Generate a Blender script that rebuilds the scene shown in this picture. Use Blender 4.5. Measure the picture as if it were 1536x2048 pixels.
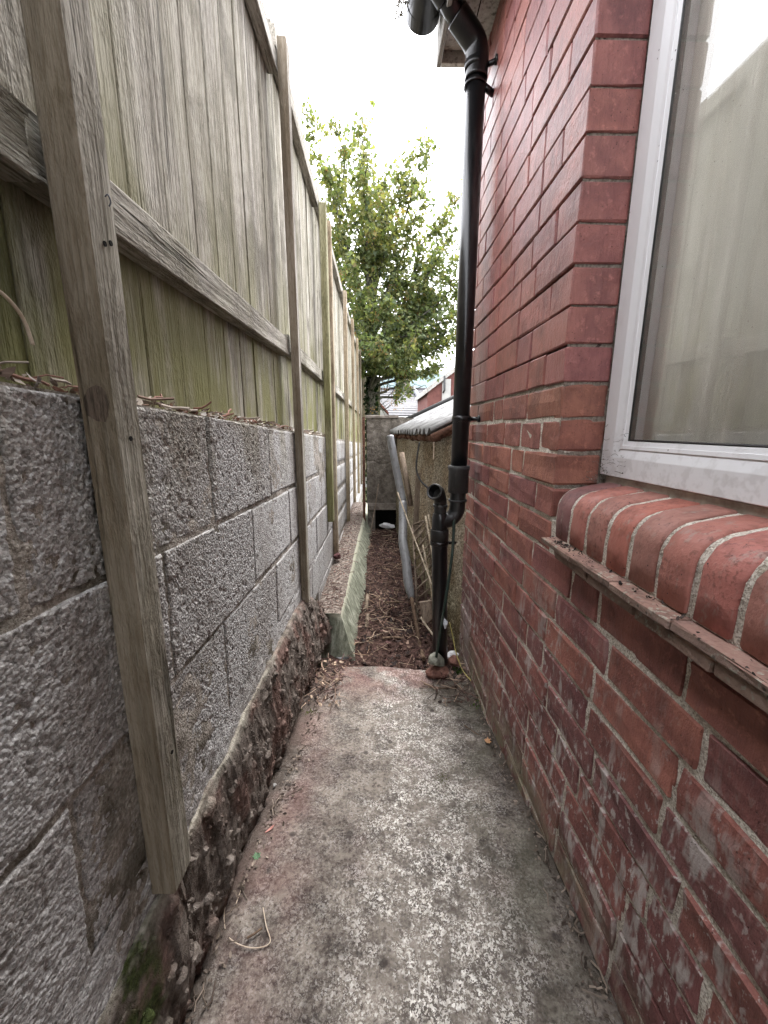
import bpy, bmesh, math, random
import numpy as np
from mathutils import Vector, Matrix, Euler

for o in list(bpy.data.objects):
    bpy.data.objects.remove(o)
SC = bpy.context.scene
COL = SC.collection
random.seed(11)
RNG = np.random.default_rng(11)

# ------------------------------------------------------------------ camera, sky, sun, exposure
F, PITCH, YAW, ROLL = 791.6, 0.2070, 0.01845, 0.0016      # focal length in pixels of a 1536-wide picture
cam_d = bpy.data.cameras.new('camera')
cam = bpy.data.objects.new('camera', cam_d)
COL.objects.link(cam)
fw = Vector((math.sin(YAW) * math.cos(PITCH), math.cos(YAW) * math.cos(PITCH), -math.sin(PITCH)))
rt = Vector((math.cos(YAW), -math.sin(YAW), 0))
up = rt.cross(fw)
rt2 = math.cos(ROLL) * rt + math.sin(ROLL) * up
up2 = -math.sin(ROLL) * rt + math.cos(ROLL) * up
cam.matrix_world = Matrix(((rt2.x, up2.x, -fw.x, 0), (rt2.y, up2.y, -fw.y, 0), (rt2.z, up2.z, -fw.z, 0), (0, 0, 0, 1)))
cam_d.sensor_fit = 'HORIZONTAL'
cam_d.sensor_width = 36
cam_d.lens = 36 * F / 1536
cam_d.clip_start = 0.02
cam_d.clip_end = 2000
SC.camera = cam

SUN_EL, SUN_AZ = math.radians(62), math.radians(20)
world = bpy.data.worlds.new('World')
SC.world = world
world.use_nodes = True
wn = world.node_tree
wn.nodes.clear()
wo = wn.nodes.new('ShaderNodeOutputWorld')
bg = wn.nodes.new('ShaderNodeBackground')
sky = wn.nodes.new('ShaderNodeTexSky')
sky.sky_type = 'NISHITA'
sky.sun_disc = False
sky.sun_elevation = SUN_EL
sky.sun_rotation = SUN_AZ
sky.air_density = 1.0
sky.dust_density = 3.0
hs = wn.nodes.new('ShaderNodeHueSaturation')
hs.inputs['Saturation'].default_value = 0.12          # an even white overcast
cloud = wn.nodes.new('ShaderNodeMix')
cloud.data_type = 'RGBA'
cloud.inputs[0].default_value = 0.75
cloud.inputs[7].default_value = (13.2, 13.35, 14.1, 1)
wn.links.new(sky.outputs[0], hs.inputs['Color'])
wn.links.new(hs.outputs[0], cloud.inputs[6])
wn.links.new(cloud.outputs[2], bg.inputs[0])
bg.inputs[1].default_value = 0.12
wn.links.new(bg.outputs[0], wo.inputs[0])

sun_d = bpy.data.lights.new('sun', 'SUN')
sun_d.energy = 1.5
sun_d.angle = math.radians(35)
sun_d.color = (1.0, 0.97, 0.93)
sun = bpy.data.objects.new('sun', sun_d)
COL.objects.link(sun)
sd = Vector((math.sin(SUN_AZ) * math.cos(SUN_EL), math.cos(SUN_AZ) * math.cos(SUN_EL), math.sin(SUN_EL)))
sun.rotation_euler = sd.to_track_quat('Z', 'Y').to_euler()
sun.location = (0, 0, 12)

SC.view_settings.view_transform = 'Standard'
SC.view_settings.look = 'None'
SC.view_settings.exposure = 2.15
SC.view_settings.gamma = 1
SC.view_settings.use_curve_mapping = False
SC.cycles.max_bounces = 4
SC.cycles.diffuse_bounces = 2
SC.cycles.use_denoising = True
SC.cycles.denoising_prefilter = 'NONE'
SC.cycles.denoising_input_passes = 'RGB_ALBEDO_NORMAL'
SC.cycles.use_adaptive_sampling = True
SC.cycles.adaptive_threshold = 0.02
SC.cycles.adaptive_min_samples = 16
SC.cycles.glossy_bounces = 3
SC.cycles.transparent_max_bounces = 8


# ------------------------------------------------------------------ numpy noise
def _h(ix, iy, iz, seed):
    n = (ix * 374761393 + iy * 668265263 + iz * 2147483647 + seed * 974711) & 0xFFFFFFFF
    n = ((n ^ (n >> 13)) * 1274126177) & 0xFFFFFFFF
    n = ((n ^ (n >> 16)) * 2246822519) & 0xFFFFFFFF
    return ((n ^ (n >> 15)) & 0xFFFFFF) / float(0xFFFFFF)


def vnoise(p, seed=0):
    i = np.floor(p).astype(np.int64)
    f = p - i
    f = f * f * (3 - 2 * f)
    r = 0
    for dx in (0, 1):
        for dy in (0, 1):
            for dz in (0, 1):
                w = (f[:, 0] if dx else 1 - f[:, 0]) * (f[:, 1] if dy else 1 - f[:, 1]) * (f[:, 2] if dz else 1 - f[:, 2])
                r = r + w * _h(i[:, 0] + dx, i[:, 1] + dy, i[:, 2] + dz, seed)
    return r


def fbm(p, octv=4, seed=0):
    a, r, t = 1.0, 0, 0
    for k in range(octv):
        r = r + a * vnoise(p * 2 ** k, seed + k * 17)
        t += a
        a *= 0.5
    return r / t


def worley(p, seed=0):
    """distance to the nearest jittered point and its random value, 2D (columns 0, 1)"""
    i = np.floor(p[:, :2]).astype(np.int64)
    best = np.full(len(p), 9.0)
    val = np.zeros(len(p))
    zz = np.zeros(len(p), dtype=np.int64)
    for dx in (-1, 0, 1):
        for dy in (-1, 0, 1):
            cx, cy = i[:, 0] + dx, i[:, 1] + dy
            jx = cx + _h(cx, cy, zz, seed)
            jy = cy + _h(cx, cy, zz + 1, seed)
            d = np.hypot(p[:, 0] - jx, p[:, 1] - jy)
            m = d < best
            best = np.where(m, d, best)
            val = np.where(m, _h(cx, cy, zz + 2, seed), val)
    return best, val


# ------------------------------------------------------------------ object helpers
WLOC = {}


def wloc(o):
    return WLOC.get(o.name, Vector((0, 0, 0)))


def attach(o, parent):
    o.parent = parent
    o.matrix_parent_inverse = Matrix.Translation(-wloc(parent))


def tag(o, label=None, cat=None, group=None, kind=None):
    if label: o['label'] = label
    if cat: o['category'] = cat
    if group: o['group'] = group
    if kind: o['kind'] = kind
    return o


def empty(name, loc, label, cat, group=None):
    o = bpy.data.objects.new(name, None)
    o.empty_display_size = 0.05
    COL.objects.link(o)
    o.location = loc
    WLOC[o.name] = Vector(loc)
    return tag(o, label, cat, group)


def link(name, me, mat=None, parent=None):
    o = bpy.data.objects.new(name, me)
    COL.objects.link(o)
    if mat is not None and not me.materials:
        me.materials.append(mat)
    if parent is not None:
        attach(o, parent)
    return o


def mesh(name, v, f, mat=None, parent=None, smooth=False):
    me = bpy.data.meshes.new(name)
    me.from_pydata([tuple(map(float, q)) for q in v], [], [tuple(map(int, q)) for q in f])
    me.update()
    if smooth:
        me.polygons.foreach_set('use_smooth', [True] * len(me.polygons))
    return link(name, me, mat, parent)


def grid_mesh(name, P, mat, parent=None, smooth=True, flip=False):
    """P: array (n, m, 3) of points"""
    n, m = P.shape[:2]
    idx = np.arange(n * m).reshape(n, m)
    q = np.stack([idx[:-1, :-1], idx[1:, :-1], idx[1:, 1:], idx[:-1, 1:]], -1).reshape(-1, 4)
    if flip: q = q[:, ::-1]
    me = bpy.data.meshes.new(name)
    me.vertices.add(n * m)
    me.vertices.foreach_set('co', P.reshape(-1).astype(np.float32))
    me.loops.add(q.size)
    me.loops.foreach_set('vertex_index', q.reshape(-1).astype(np.int32))
    me.polygons.add(len(q))
    me.polygons.foreach_set('loop_start', (np.arange(len(q)) * 4).astype(np.int32))
    me.polygons.foreach_set('use_smooth', [smooth] * len(q))
    me.update()
    me.validate()
    return link(name, me, mat, parent)


def bevel_box_data(x0, x1, y0, y1, z0, z1, ch=0.003, jit=0.0, cuts=0, seed=0):
    r = random.Random(seed)
    bm = bmesh.new()
    bmesh.ops.create_cube(bm, size=1)
    for v in bm.verts:
        v.co = Vector((x0 + (v.co.x + .5) * (x1 - x0), y0 + (v.co.y + .5) * (y1 - y0), z0 + (v.co.z + .5) * (z1 - z0)))
    if ch > 0:
        bmesh.ops.bevel(bm, geom=list(bm.edges), offset=ch, segments=1, affect='EDGES', profile=0.6)
    if cuts:
        bmesh.ops.subdivide_edges(bm, edges=[e for e in bm.edges if e.calc_length() > 0.04], cuts=cuts, use_grid_fill=True)
    if jit:
        for v in bm.verts:
            v.co += Vector((r.uniform(-jit, jit), r.uniform(-jit, jit), r.uniform(-jit, jit)))
    me = bpy.data.meshes.new('m')
    bm.to_mesh(me)
    bm.free()
    return me


def box(name, x0, x1, y0, y1, z0, z1, mat, parent=None, ch=0.003, jit=0.0, cuts=0, seed=0):
    me = bevel_box_data(x0, x1, y0, y1, z0, z1, ch, jit, cuts, seed)
    me.name = name
    return link(name, me, mat, parent)


def smooth_path(pts, n=6):
    pts = [Vector(p) for p in pts]
    if len(pts) < 3 or n < 2: return pts
    out = []
    for i in range(len(pts) - 1):
        p0 = pts[max(i - 1, 0)]; p1 = pts[i]; p2 = pts[i + 1]; p3 = pts[min(i + 2, len(pts) - 1)]
        for k in range(n):
            t = k / n
            out.append(0.5 * ((2 * p1) + (p2 - p0) * t + (2 * p0 - 5 * p1 + 4 * p2 - p3) * t * t + (3 * p1 - p0 - 3 * p2 + p3) * t ** 3))
    out.append(pts[-1])
    return out


def tube_data(pts, rad, seg=12, caps=True):
    pts = [Vector(p) for p in pts]
    n = len(pts)
    rads = rad if isinstance(rad, (list, tuple)) else [rad] * n
    v, f = [], []
    t0 = (pts[1] - pts[0]).normalized()
    ref = Vector((0, 0, 1)) if abs(t0.z) < .9 else Vector((1, 0, 0))
    u = t0.cross(ref).normalized()
    for i in range(n):
        t = (pts[min(i + 1, n - 1)] - pts[max(i - 1, 0)]).normalized()
        u = (u - t * u.dot(t)).normalized()
        w = t.cross(u)
        for k in range(seg):
            a = 2 * math.pi * k / seg
            v.append(pts[i] + (u * math.cos(a) + w * math.sin(a)) * rads[i])
    for i in range(n - 1):
        for k in range(seg):
            a, b = i * seg + k, i * seg + (k + 1) % seg
            f.append((a, b, b + seg, a + seg))
    if caps:
        f.append(tuple(range(seg - 1, -1, -1)))
        f.append(tuple((n - 1) * seg + k for k in range(seg)))
    return v, f


def tube(name, pts, rad, mat, parent=None, seg=12, caps=True):
    v, f = tube_data(pts, rad, seg, caps)
    o = mesh(name, v, f, mat, parent, smooth=True)
    for p in o.data.polygons:
        if len(p.vertices) > 4: p.use_smooth = False
    return o


def rock(name, loc, size, mat, seed=0, sub=3, amp=.35, parent=None):
    bm = bmesh.new()
    bmesh.ops.create_icosphere(bm, subdivisions=sub, radius=1)
    P = np.array([v.co[:] for v in bm.verts])
    d = 1 + amp * (fbm(P * 1.3 + seed * 7.3, 3, seed) - .5) * 2 + .12 * (fbm(P * 5 + seed, 2, seed + 5) - .5)
    d = np.minimum(d, 1.08)
    rs = np.random.default_rng(seed + 100)
    for _ in range(9):
        nn = rs.normal(size=3); nn /= np.linalg.norm(nn)
        proj_ = (P * d[:, None]) @ nn
        lim = rs.uniform(.55, .8)
        d = np.where(proj_ > lim, d * (lim + .12 * (proj_ - lim)) / np.maximum(proj_, 1e-6), d)
    P = P * d[:, None] * np.array(size)
    for v, q in zip(bm.verts, P): v.co = q
    me = bpy.data.meshes.new(name)
    bm.to_mesh(me)
    bm.free()
    o = link(name, me, mat, parent)
    o.location = loc
    return o


# pixel of the 1536 x 2048 photograph to a point on a plane of the place (only used to place things at their real depth)
def ray(x, y):
    return fw + rt2 * ((x - 768) / F) + up2 * ((1024 - y) / F)


def at_y(x, y, Y):
    d = ray(x, y); return d * (Y / d.y)


def at_z(x, y, Z):
    d = ray(x, y); return d * (Z / d.z)


def at_x(x, y, X):
    d = ray(x, y); return d * (X / d.x)


# ------------------------------------------------------------------ materials
class N:
    def __init__(s, name, rough=0.8, spec=0.3):
        s.m = bpy.data.materials.new(name)
        s.m.use_nodes = True
        s.t = s.m.node_tree
        s.b = s.t.nodes['Principled BSDF']
        s.out = s.t.nodes['Material Output']
        s.b.inputs['Roughness'].default_value = rough
        s.b.inputs['Specular IOR Level'].default_value = spec
        g = s.t.nodes.new('ShaderNodeNewGeometry')
        s.pos = g.outputs['Position']
        s.geo = g

    def L(s, a, b): s.t.links.new(a, b)

    def val(s, node_in, v):
        if isinstance(v, bpy.types.NodeSocket): s.L(v, node_in)
        elif isinstance(v, (tuple, list)) and len(v) == 3 and node_in.type == 'RGBA': node_in.default_value = (*v, 1)
        else: node_in.default_value = v

    def mapped(s, scale=(1, 1, 1), loc=(0, 0, 0), vec=None, rot=(0, 0, 0)):
        n = s.t.nodes.new('ShaderNodeMapping')
        s.L(vec or s.pos, n.inputs[0])
        n.inputs['Scale'].default_value = scale
        n.inputs['Location'].default_value = loc
        n.inputs['Rotation'].default_value = rot
        return n.outputs[0]

    def noise(s, scale, detail=3, vec=None, rough=.55, dist=0.0):
        n = s.t.nodes.new('ShaderNodeTexNoise')
        n.inputs['Scale'].default_value = scale
        n.inputs['Detail'].default_value = min(detail, 3)
        n.inputs['Roughness'].default_value = rough
        n.inputs['Distortion'].default_value = dist
        s.L(vec or s.pos, n.inputs['Vector'])
        return n.outputs[0]

    def voro(s, scale, vec=None, feature='F1', out=0):
        n = s.t.nodes.new('ShaderNodeTexVoronoi')
        n.feature = feature
        n.inputs['Scale'].default_value = scale
        s.L(vec or s.pos, n.inputs['Vector'])
        return n.outputs[out]

    def ramp(s, fac, stops, interp='LINEAR'):
        n = s.t.nodes.new('ShaderNodeValToRGB')
        n.color_ramp.interpolation = interp
        e = n.color_ramp.elements
        while len(e) < len(stops): e.new(0.5)
        for k, (p, c) in enumerate(stops):
            e[k].position = p
            if not isinstance(c, (tuple, list)): c = (c, c, c)
            e[k].color = (*c, 1)
        s.L(fac, n.inputs[0])
        return n.outputs[0]

    def mix(s, fac, a, b, mode='MIX'):
        n = s.t.nodes.new('ShaderNodeMix')
        n.data_type = 'RGBA'
        n.blend_type = mode
        s.val(n.inputs[0], fac)
        s.val(n.inputs[6], a)
        s.val(n.inputs[7], b)
        return n.outputs[2]

    def math(s, op, a, b=0.0, clamp=False):
        n = s.t.nodes.new('ShaderNodeMath')
        n.operation = op
        n.use_clamp = clamp
        s.val(n.inputs[0], a)
        s.val(n.inputs[1], b)
        return n.outputs[0]

    def xyz(s, vec=None):
        n = s.t.nodes.new('ShaderNodeSeparateXYZ')
        s.L(vec or s.pos, n.inputs[0])
        return n.outputs

    def rng(s, v, a, b, c=0.0, d=1.0):
        n = s.t.nodes.new('ShaderNodeMapRange')
        n.interpolation_type = 'SMOOTHSTEP'
        s.L(v, n.inputs[0])
        for k, q in enumerate((a, b, c, d)): n.inputs[k + 1].default_value = q
        return n.outputs[0]

    def oinfo(s, out='Random'):
        n = s.t.nodes.new('ShaderNodeObjectInfo')
        return n.outputs[out]

    def color(s, c): s.val(s.b.inputs['Base Color'], c)

    def rough(s, c): s.val(s.b.inputs['Roughness'], c)

    def bump(s, h, strength=0.5, dist=0.01):
        n = s.t.nodes.new('ShaderNodeBump')
        n.inputs['Strength'].default_value = strength
        n.inputs['Distance'].default_value = dist
        s.L(h, n.inputs['Height'])
        prev = s.b.inputs['Normal'].links
        if prev: s.L(prev[0].from_socket, n.inputs['Normal'])
        s.L(n.outputs[0], s.b.inputs['Normal'])


def m_wood(name, axis, base, dark, light, green=0.0, rough=0.85, gvar=None, brown=None):
    """sawn weathered softwood; axis = the grain's direction"""
    n = N(name, rough, .2)
    r = n.oinfo()
    off = n.t.nodes.new('ShaderNodeCombineXYZ')
    k = n.math('MULTIPLY', r, 37.0)
    for i in range(3): n.L(k, off.inputs[i])
    add = n.t.nodes.new('ShaderNodeVectorMath')
    n.L(n.pos, add.inputs[0]); n.L(off.outputs[0], add.inputs[1])
    sc = [1, 1, 1]
    sc[axis] = 0.045
    v1 = n.mapped(sc, vec=add.outputs[0])
    sc2 = [1, 1, 1]
    sc2[axis] = 0.14
    v2 = n.mapped(sc2, vec=add.outputs[0])
    g1 = n.noise(120, 5, v1, .65, .3)
    g2 = n.noise(28, 4, v1, .6, .4)
    g3 = n.noise(230, 3, v2, .7)
    blot = n.noise(5, 4, add.outputs[0], .6)
    c = n.ramp(g1, [(0.28, dark), (0.5, base), (0.72, light)])
    c = n.mix(n.rng(g2, .42, .68), c, light)
    c = n.mix(n.math('MULTIPLY', n.rng(blot, .46, .70), .7), c, dark)
    c = n.mix(n.math('MULTIPLY', n.rng(g3, .52, .36), .55), c, tuple(x * .5 for x in dark))
    c = n.mix(n.math('MULTIPLY', r, .5), c, n.mix(1, c, (.68, .66, .60), 'MULTIPLY'))
    cr = n.ramp(n.noise(46, 2, v1, .5), [(.30, 1), (.345, 0)])          # checks along the grain
    c = n.mix(n.math('MULTIPLY', cr, .65), c, tuple(x * .22 for x in dark))
    if green:
        z = n.xyz()[2]
        low = n.rng(z, 0.75, 0.02)
        gm = n.math('MULTIPLY', n.rng(n.noise(7, 4, n.mapped((1, 1, .3))), .34, .60), n.math('ADD', n.math('MULTIPLY', low, .8), .15))
        if gvar: gm = n.math('MULTIPLY', gm, n.math('ADD', n.rng(n.xyz()[1], gvar[0], gvar[1]), .35), True)
        c = n.mix(n.math('MULTIPLY', gm, green), c, (.19, .185, .07))
    if brown:  # browner wood, plus shade painted on the faces turned towards the camera
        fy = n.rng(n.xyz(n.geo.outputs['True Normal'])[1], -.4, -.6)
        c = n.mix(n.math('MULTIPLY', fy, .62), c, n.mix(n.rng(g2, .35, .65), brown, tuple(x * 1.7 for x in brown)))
    n.color(c)
    saw = n.noise(300, 2, n.mapped((1, .5, .28), rot=(.9, 0, 0), vec=add.outputs[0]) if axis == 2 else n.mapped((1, .28, .5), rot=(.9, 0, 0), vec=add.outputs[0]), .6)
    sw = n.math('MULTIPLY', saw, n.rng(blot, .35, .6))
    n.bump(n.math('ADD', n.math('ADD', g1, n.math('MULTIPLY', g3, .5)), n.math('MULTIPLY', sw, .8)), .8, .005)
    n.bump(cr, .6, -.004)
    return n.m


M = {}
M['board'] = m_wood('fence board wood', 2, (.28, .255, .21), (.115, .10, .075), (.53, .50, .445), 1.0)
M['board_moss'] = m_wood('mossy fence board wood', 2, (.062, .060, .038), (.014, .014, .008), (.125, .122, .085), .9)
M['rail'] = m_wood('fence rail wood', 1, (.33, .305, .27), (.15, .13, .105), (.50, .475, .43), .2)
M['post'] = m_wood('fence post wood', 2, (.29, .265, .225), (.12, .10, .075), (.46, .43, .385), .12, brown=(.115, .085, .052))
M['post_green'] = m_wood('green fence post wood', 2, (.26, .245, .14), (.12, .115, .06), (.38, .36, .24), .6)
M['post_tan'] = m_wood('tan fence post wood', 2, (.32, .25, .17), (.15, .11, .07), (.44, .37, .28), .2)
M['knot'] = m_wood('dark knot wood', 2, (.12, .09, .068), (.035, .025, .02), (.17, .13, .10), 0)
M['cane'] = m_wood('split cane wood', 2, (.52, .44, .33), (.28, .21, .14), (.68, .60, .48), 0)
M['slat'] = m_wood('old slat wood', 2, (.24, .185, .14), (.10, .072, .052), (.36, .29, .225), 0)
M['barge'] = m_wood('old painted timber', 1, (.36, .345, .33), (.19, .175, .155), (.46, .45, .43), 0)


def m_brick():
    n = N('red facing brick', .5, .5)
    z = n.xyz()[2]
    y = n.xyz()[1]
    col = n.oinfo('Color')
    r = n.oinfo()
    f1 = n.noise(9, 5, rough=.65)
    f2 = n.noise(60, 4, rough=.7)
    f3 = n.noise(330, 3)
    c = n.mix(n.math('MULTIPLY', n.rng(f1, .40, .64), .7), col, n.mix(1, col, (.52, .48, .54), 'MULTIPLY'))
    c = n.mix(n.math('MULTIPLY', n.rng(f2, .54, .72), .6), c, n.mix(1, col, (1.45, 1.5, 1.5), 'MULTIPLY'))
    c = n.mix(n.math('MULTIPLY', n.rng(f3, .42, .30), .5), c, n.mix(1, col, (.4, .38, .4), 'MULTIPLY'))
    # dark pits and iron specks
    pit = n.ramp(n.voro(95), [(.06, 1), (.13, 0)])
    pit = n.math('MULTIPLY', pit, n.rng(n.noise(14, 2), .43, .56))
    c = n.mix(n.math('MULTIPLY', pit, .7), c, (.03, .014, .012))
    # lime bloom on the low courses: streaks and scabs
    st = n.noise(26, 5, n.mapped((1, 1.2, .35)), .7)
    sp = n.noise(75, 4, n.mapped((1, 1, .6)), .7)
    lowz = n.math('MULTIPLY', n.rng(z, -.30, -.55), n.rng(n.noise(3.1, 3), .32, .55))
    bloom = n.math('MULTIPLY', n.math('MAXIMUM', n.rng(st, .52, .64), n.rng(sp, .57, .64)), lowz)
    c = n.mix(n.math('MULTIPLY', bloom, .8), c, (.46, .42, .39))
    # mud splash and algae at the foot
    mud = n.math('MULTIPLY', n.rng(n.math('ADD', z, n.math('MULTIPLY', n.noise(5, 4), .22)), -.70, -.92), .9)
    mud = n.math('MULTIPLY', mud, n.rng(n.noise(16, 4, rough=.75), .36, .56))
    c = n.mix(mud, c, n.mix(n.rng(n.noise(6, 3), .4, .62), (.29, .215, .165), (.23, .21, .135)))
    # pale lime run behind the downpipe
    run = n.math('MULTIPLY', n.rng(y, 1.50, 1.66), n.rng(n.noise(8, 3, n.mapped((1, 1, .25))), .45, .6))
    run = n.math('MULTIPLY', run, n.rng(z, .45, .1))
    c = n.mix(n.math('MULTIPLY', run, .5), c, (.33, .27, .27))
    drag = n.noise(190, 3, n.mapped((1, 1, .10)), .7)                 # wire drag marks
    c = n.mix(n.math('MULTIPLY', n.rng(drag, .50, .66), .32), c, n.mix(1, c, (.55, .50, .52), 'MULTIPLY'))
    grime = n.math('MULTIPLY', n.rng(n.noise(15, 3, n.mapped((1, 1, .5)), .75), .52, .70), .45)
    c = n.mix(grime, c, n.mix(1, c, (.45, .44, .46), 'MULTIPLY'))
    n.color(c)
    n.bump(drag, .35, .003)
    rg = n.math('ADD', n.rng(z, .12, -.05, .34, .70), n.math('MULTIPLY', f2, .12))
    n.rough(n.math('ADD', rg, n.math('MULTIPLY', bloom, .2)))
    n.bump(n.math('ADD', f2, n.math('MULTIPLY', f3, .45)), .55, .004)
    n.bump(n.noise(24, 3), .35, .008)
    n.bump(pit, .8, -.004)
    return n.m


M['brick'] = m_brick()


def m_mortar():
    n = N('lime mortar', .95, .1)
    z = n.xyz()[2]
    grit = n.voro(420, out=1)
    gx = n.t.nodes.new('ShaderNodeSeparateColor'); n.L(grit, gx.inputs[0])
    g = gx.outputs[0]
    light = n.ramp(g, [(0, (.36, .31, .25)), (.5, (.66, .60, .52)), (1, (.82, .78, .70))])
    dark = n.ramp(g, [(0, (.045, .032, .028)), (1, (.13, .10, .09))])
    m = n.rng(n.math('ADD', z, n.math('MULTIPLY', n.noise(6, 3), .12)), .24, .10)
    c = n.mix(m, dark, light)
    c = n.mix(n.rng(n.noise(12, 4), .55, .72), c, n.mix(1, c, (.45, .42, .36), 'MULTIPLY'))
    n.color(c)
    n.bump(n.noise(500, 2), .8, .003)
    n.bump(n.noise(60, 4), .8, .008)
    return n.m


M['mortar'] = m_mortar()


def m_block():
    n = N('open textured concrete block', .95, .1)
    r = n.oinfo()
    grain = n.noise(330, 3, rough=.7)
    vs = n.voro(230, out=1)
    gx = n.t.nodes.new('ShaderNodeSeparateColor'); n.L(vs, gx.inputs[0])
    c = n.ramp(gx.outputs[0], [(0, (.27, .262, .254)), (.4, (.41, .40, .392)), (1, (.60, .592, .582))])
    c = n.mix(n.math('MULTIPLY', n.rng(grain, .44, .33), .5), c, (.07, .062, .057))
    c = n.mix(n.math('MULTIPLY', r, .30), c, n.mix(1, c, (.72, .68, .66), 'MULTIPLY'))
    big = n.noise(3.2, 4)
    c = n.mix(n.math('MULTIPLY', n.rng(big, .45, .62), .55), c, n.mix(1, c, (.60, .56, .52), 'MULTIPLY'))
    # brown green run-off below the coping and pale lilac bloom towards the bottom
    z = n.xyz()[2]
    run = n.math('MULTIPLY', n.rng(z, -.30, .05), n.rng(n.noise(6, 4, n.mapped((1, 1, .25))), .42, .6))
    c = n.mix(n.math('MULTIPLY', run, .6), c, n.mix(1, c, (.52, .48, .33), 'MULTIPLY'))
    blo = n.math('MULTIPLY', n.rng(z, -.1, -.5), n.rng(n.noise(5, 3), .40, .6))
    c = n.mix(n.math('MULTIPLY', blo, .28), c, (.44, .425, .42))
    n.color(c)
    n.bump(n.voro(235), .75, -.003)
    n.bump(n.noise(520, 2, rough=.7), .5, .002)
    return n.m


M['block'] = m_block()


def m_simple(name, stops, scale, rough=.8, spec=.3, bump=.4, bscale=None, detail=4, bd=.004):
    n = N(name, rough, spec)
    n.color(n.ramp(n.noise(scale, detail, rough=.65), stops))
    if bump: n.bump(n.noise(bscale or scale * 4, 3), bump, bd)
    return n.m


def m_bedmortar():
    n = N('block bed mortar', .95, .1)
    c = n.ramp(n.noise(150, 3, rough=.7), [(.3, (.17, .145, .12)), (.55, (.36, .325, .285)), (.75, (.58, .54, .50))])
    c = n.mix(n.math('MULTIPLY', n.rng(n.noise(9, 4), .46, .62), .75), c, (.09, .08, .06))
    n.color(c)
    n.bump(n.noise(220, 3), .8, .006)
    return n.m


M['bedmortar'] = m_bedmortar()


def m_path():
    n = N('worn concrete path', .92, .2)
    x, y, z = n.xyz()
    big = n.noise(2.6, 5, rough=.6)
    mid = n.noise(13, 5, rough=.65)
    fine = n.noise(120, 4, rough=.7)
    c = n.ramp(mid, [(.32, (.046, .037, .033)), (.5, (.125, .105, .090)), (.68, (.225, .195, .168))])
    c = n.mix(n.math('MULTIPLY', n.rng(fine, .45, .7), .45), c, (.27, .243, .21))
    c = n.mix(n.math('MULTIPLY', n.rng(fine, .50, .33), .8), c, (.042, .031, .028))
    # trodden pale strip where the aggregate is scrubbed clean
    dx = n.math('ABSOLUTE', n.math('ADD', x, n.math('ADD', n.math('MULTIPLY', y, -.055), n.math('MULTIPLY', n.noise(2.2, 3), -.16))))
    strip = n.rng(dx, .24, .03)
    strip = n.math('MULTIPLY', strip, n.rng(big, .30, .52))
    wv = n.t.nodes.new('ShaderNodeVectorMath'); wv.operation = 'ADD'
    wn_ = n.t.nodes.new('ShaderNodeTexNoise'); wn_.inputs['Scale'].default_value = 160; wn_.inputs['Detail'].default_value = 2
    n.L(n.pos, wn_.inputs['Vector'])
    wsc = n.t.nodes.new('ShaderNodeVectorMath'); wsc.operation = 'SCALE'; wsc.inputs['Scale'].default_value = .011
    n.L(wn_.outputs['Color'], wsc.inputs[0])
    n.L(n.pos, wv.inputs[0]); n.L(wsc.outputs[0], wv.inputs[1])
    ag = n.voro(270, wv.outputs[0], out=1)
    gx = n.t.nodes.new('ShaderNodeSeparateColor'); n.L(ag, gx.inputs[0])
    peb = n.rng(gx.outputs[0], .56, .66)
    patch = n.rng(n.noise(22, 3, rough=.75), .34, .62)
    peb2 = n.math('MULTIPLY', n.rng(n.noise(330, 3, rough=.7), .56, .62), patch)
    amt = n.math('ADD', n.math('MULTIPLY', strip, 1.0), .22)
    pm = n.math('MULTIPLY', n.math('MAXIMUM', n.math('MULTIPLY', peb, patch), peb2), amt, True)
    c = n.mix(pm, c, n.ramp(gx.outputs[1], [(0, (.40, .365, .32)), (1, (.80, .78, .74))]))
    c = n.mix(n.math('MULTIPLY', strip, .10), c, (.48, .44, .39))
    lil = n.math('MULTIPLY', n.rng(n.noise(5.5, 3, rough=.7), .50, .66), .5)
    c = n.mix(lil, c, n.mix(1, c, (.62, .54, .56), 'MULTIPLY'))
    # red clay washed along the left edge, grey lilac film and algae to the right
    red = n.math('MULTIPLY', n.rng(n.math('ADD', x, n.math('MULTIPLY', n.noise(5, 3), .22)), .02, -.20), n.rng(n.noise(4.2, 4), .36, .58))
    red2 = n.math('MULTIPLY', n.rng(y, 1.35, 1.6), n.rng(n.noise(9, 4), .36, .58))
    c = n.mix(n.math('MULTIPLY', n.math('MAXIMUM', red, red2), .62), c, n.mix(.5, n.mix(1, c, (1.15, .82, .78), 'MULTIPLY'), (.17, .078, .075)))
    gr = n.math('MULTIPLY', n.rng(n.math('ADD', x, n.math('MULTIPLY', n.noise(6, 3), .2)), .24, .45), n.rng(n.noise(7, 4), .40, .62))
    c = n.mix(n.math('MULTIPLY', gr, .5), c, (.085, .085, .06))
    # dirt gathered along both walls
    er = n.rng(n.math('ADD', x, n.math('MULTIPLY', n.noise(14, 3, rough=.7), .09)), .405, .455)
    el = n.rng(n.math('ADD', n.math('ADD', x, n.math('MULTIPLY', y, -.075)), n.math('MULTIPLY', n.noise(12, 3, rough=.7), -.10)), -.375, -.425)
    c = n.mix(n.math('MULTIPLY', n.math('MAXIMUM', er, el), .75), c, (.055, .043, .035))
    # dark lichen spots
    sp = n.math('MULTIPLY', n.rng(n.voro(17), .20, .10), n.rng(n.noise(31, 3), .40, .5))
    c = n.mix(n.math('MULTIPLY', sp, .75), c, (.04, .033, .030))
    n.color(c)
    n.bump(fine, .7, .004)
    n.bump(n.math('MAXIMUM', peb, peb2), .5, .003)
    n.bump(mid, .5, .01)
    return n.m


M['path'] = m_path()


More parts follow.
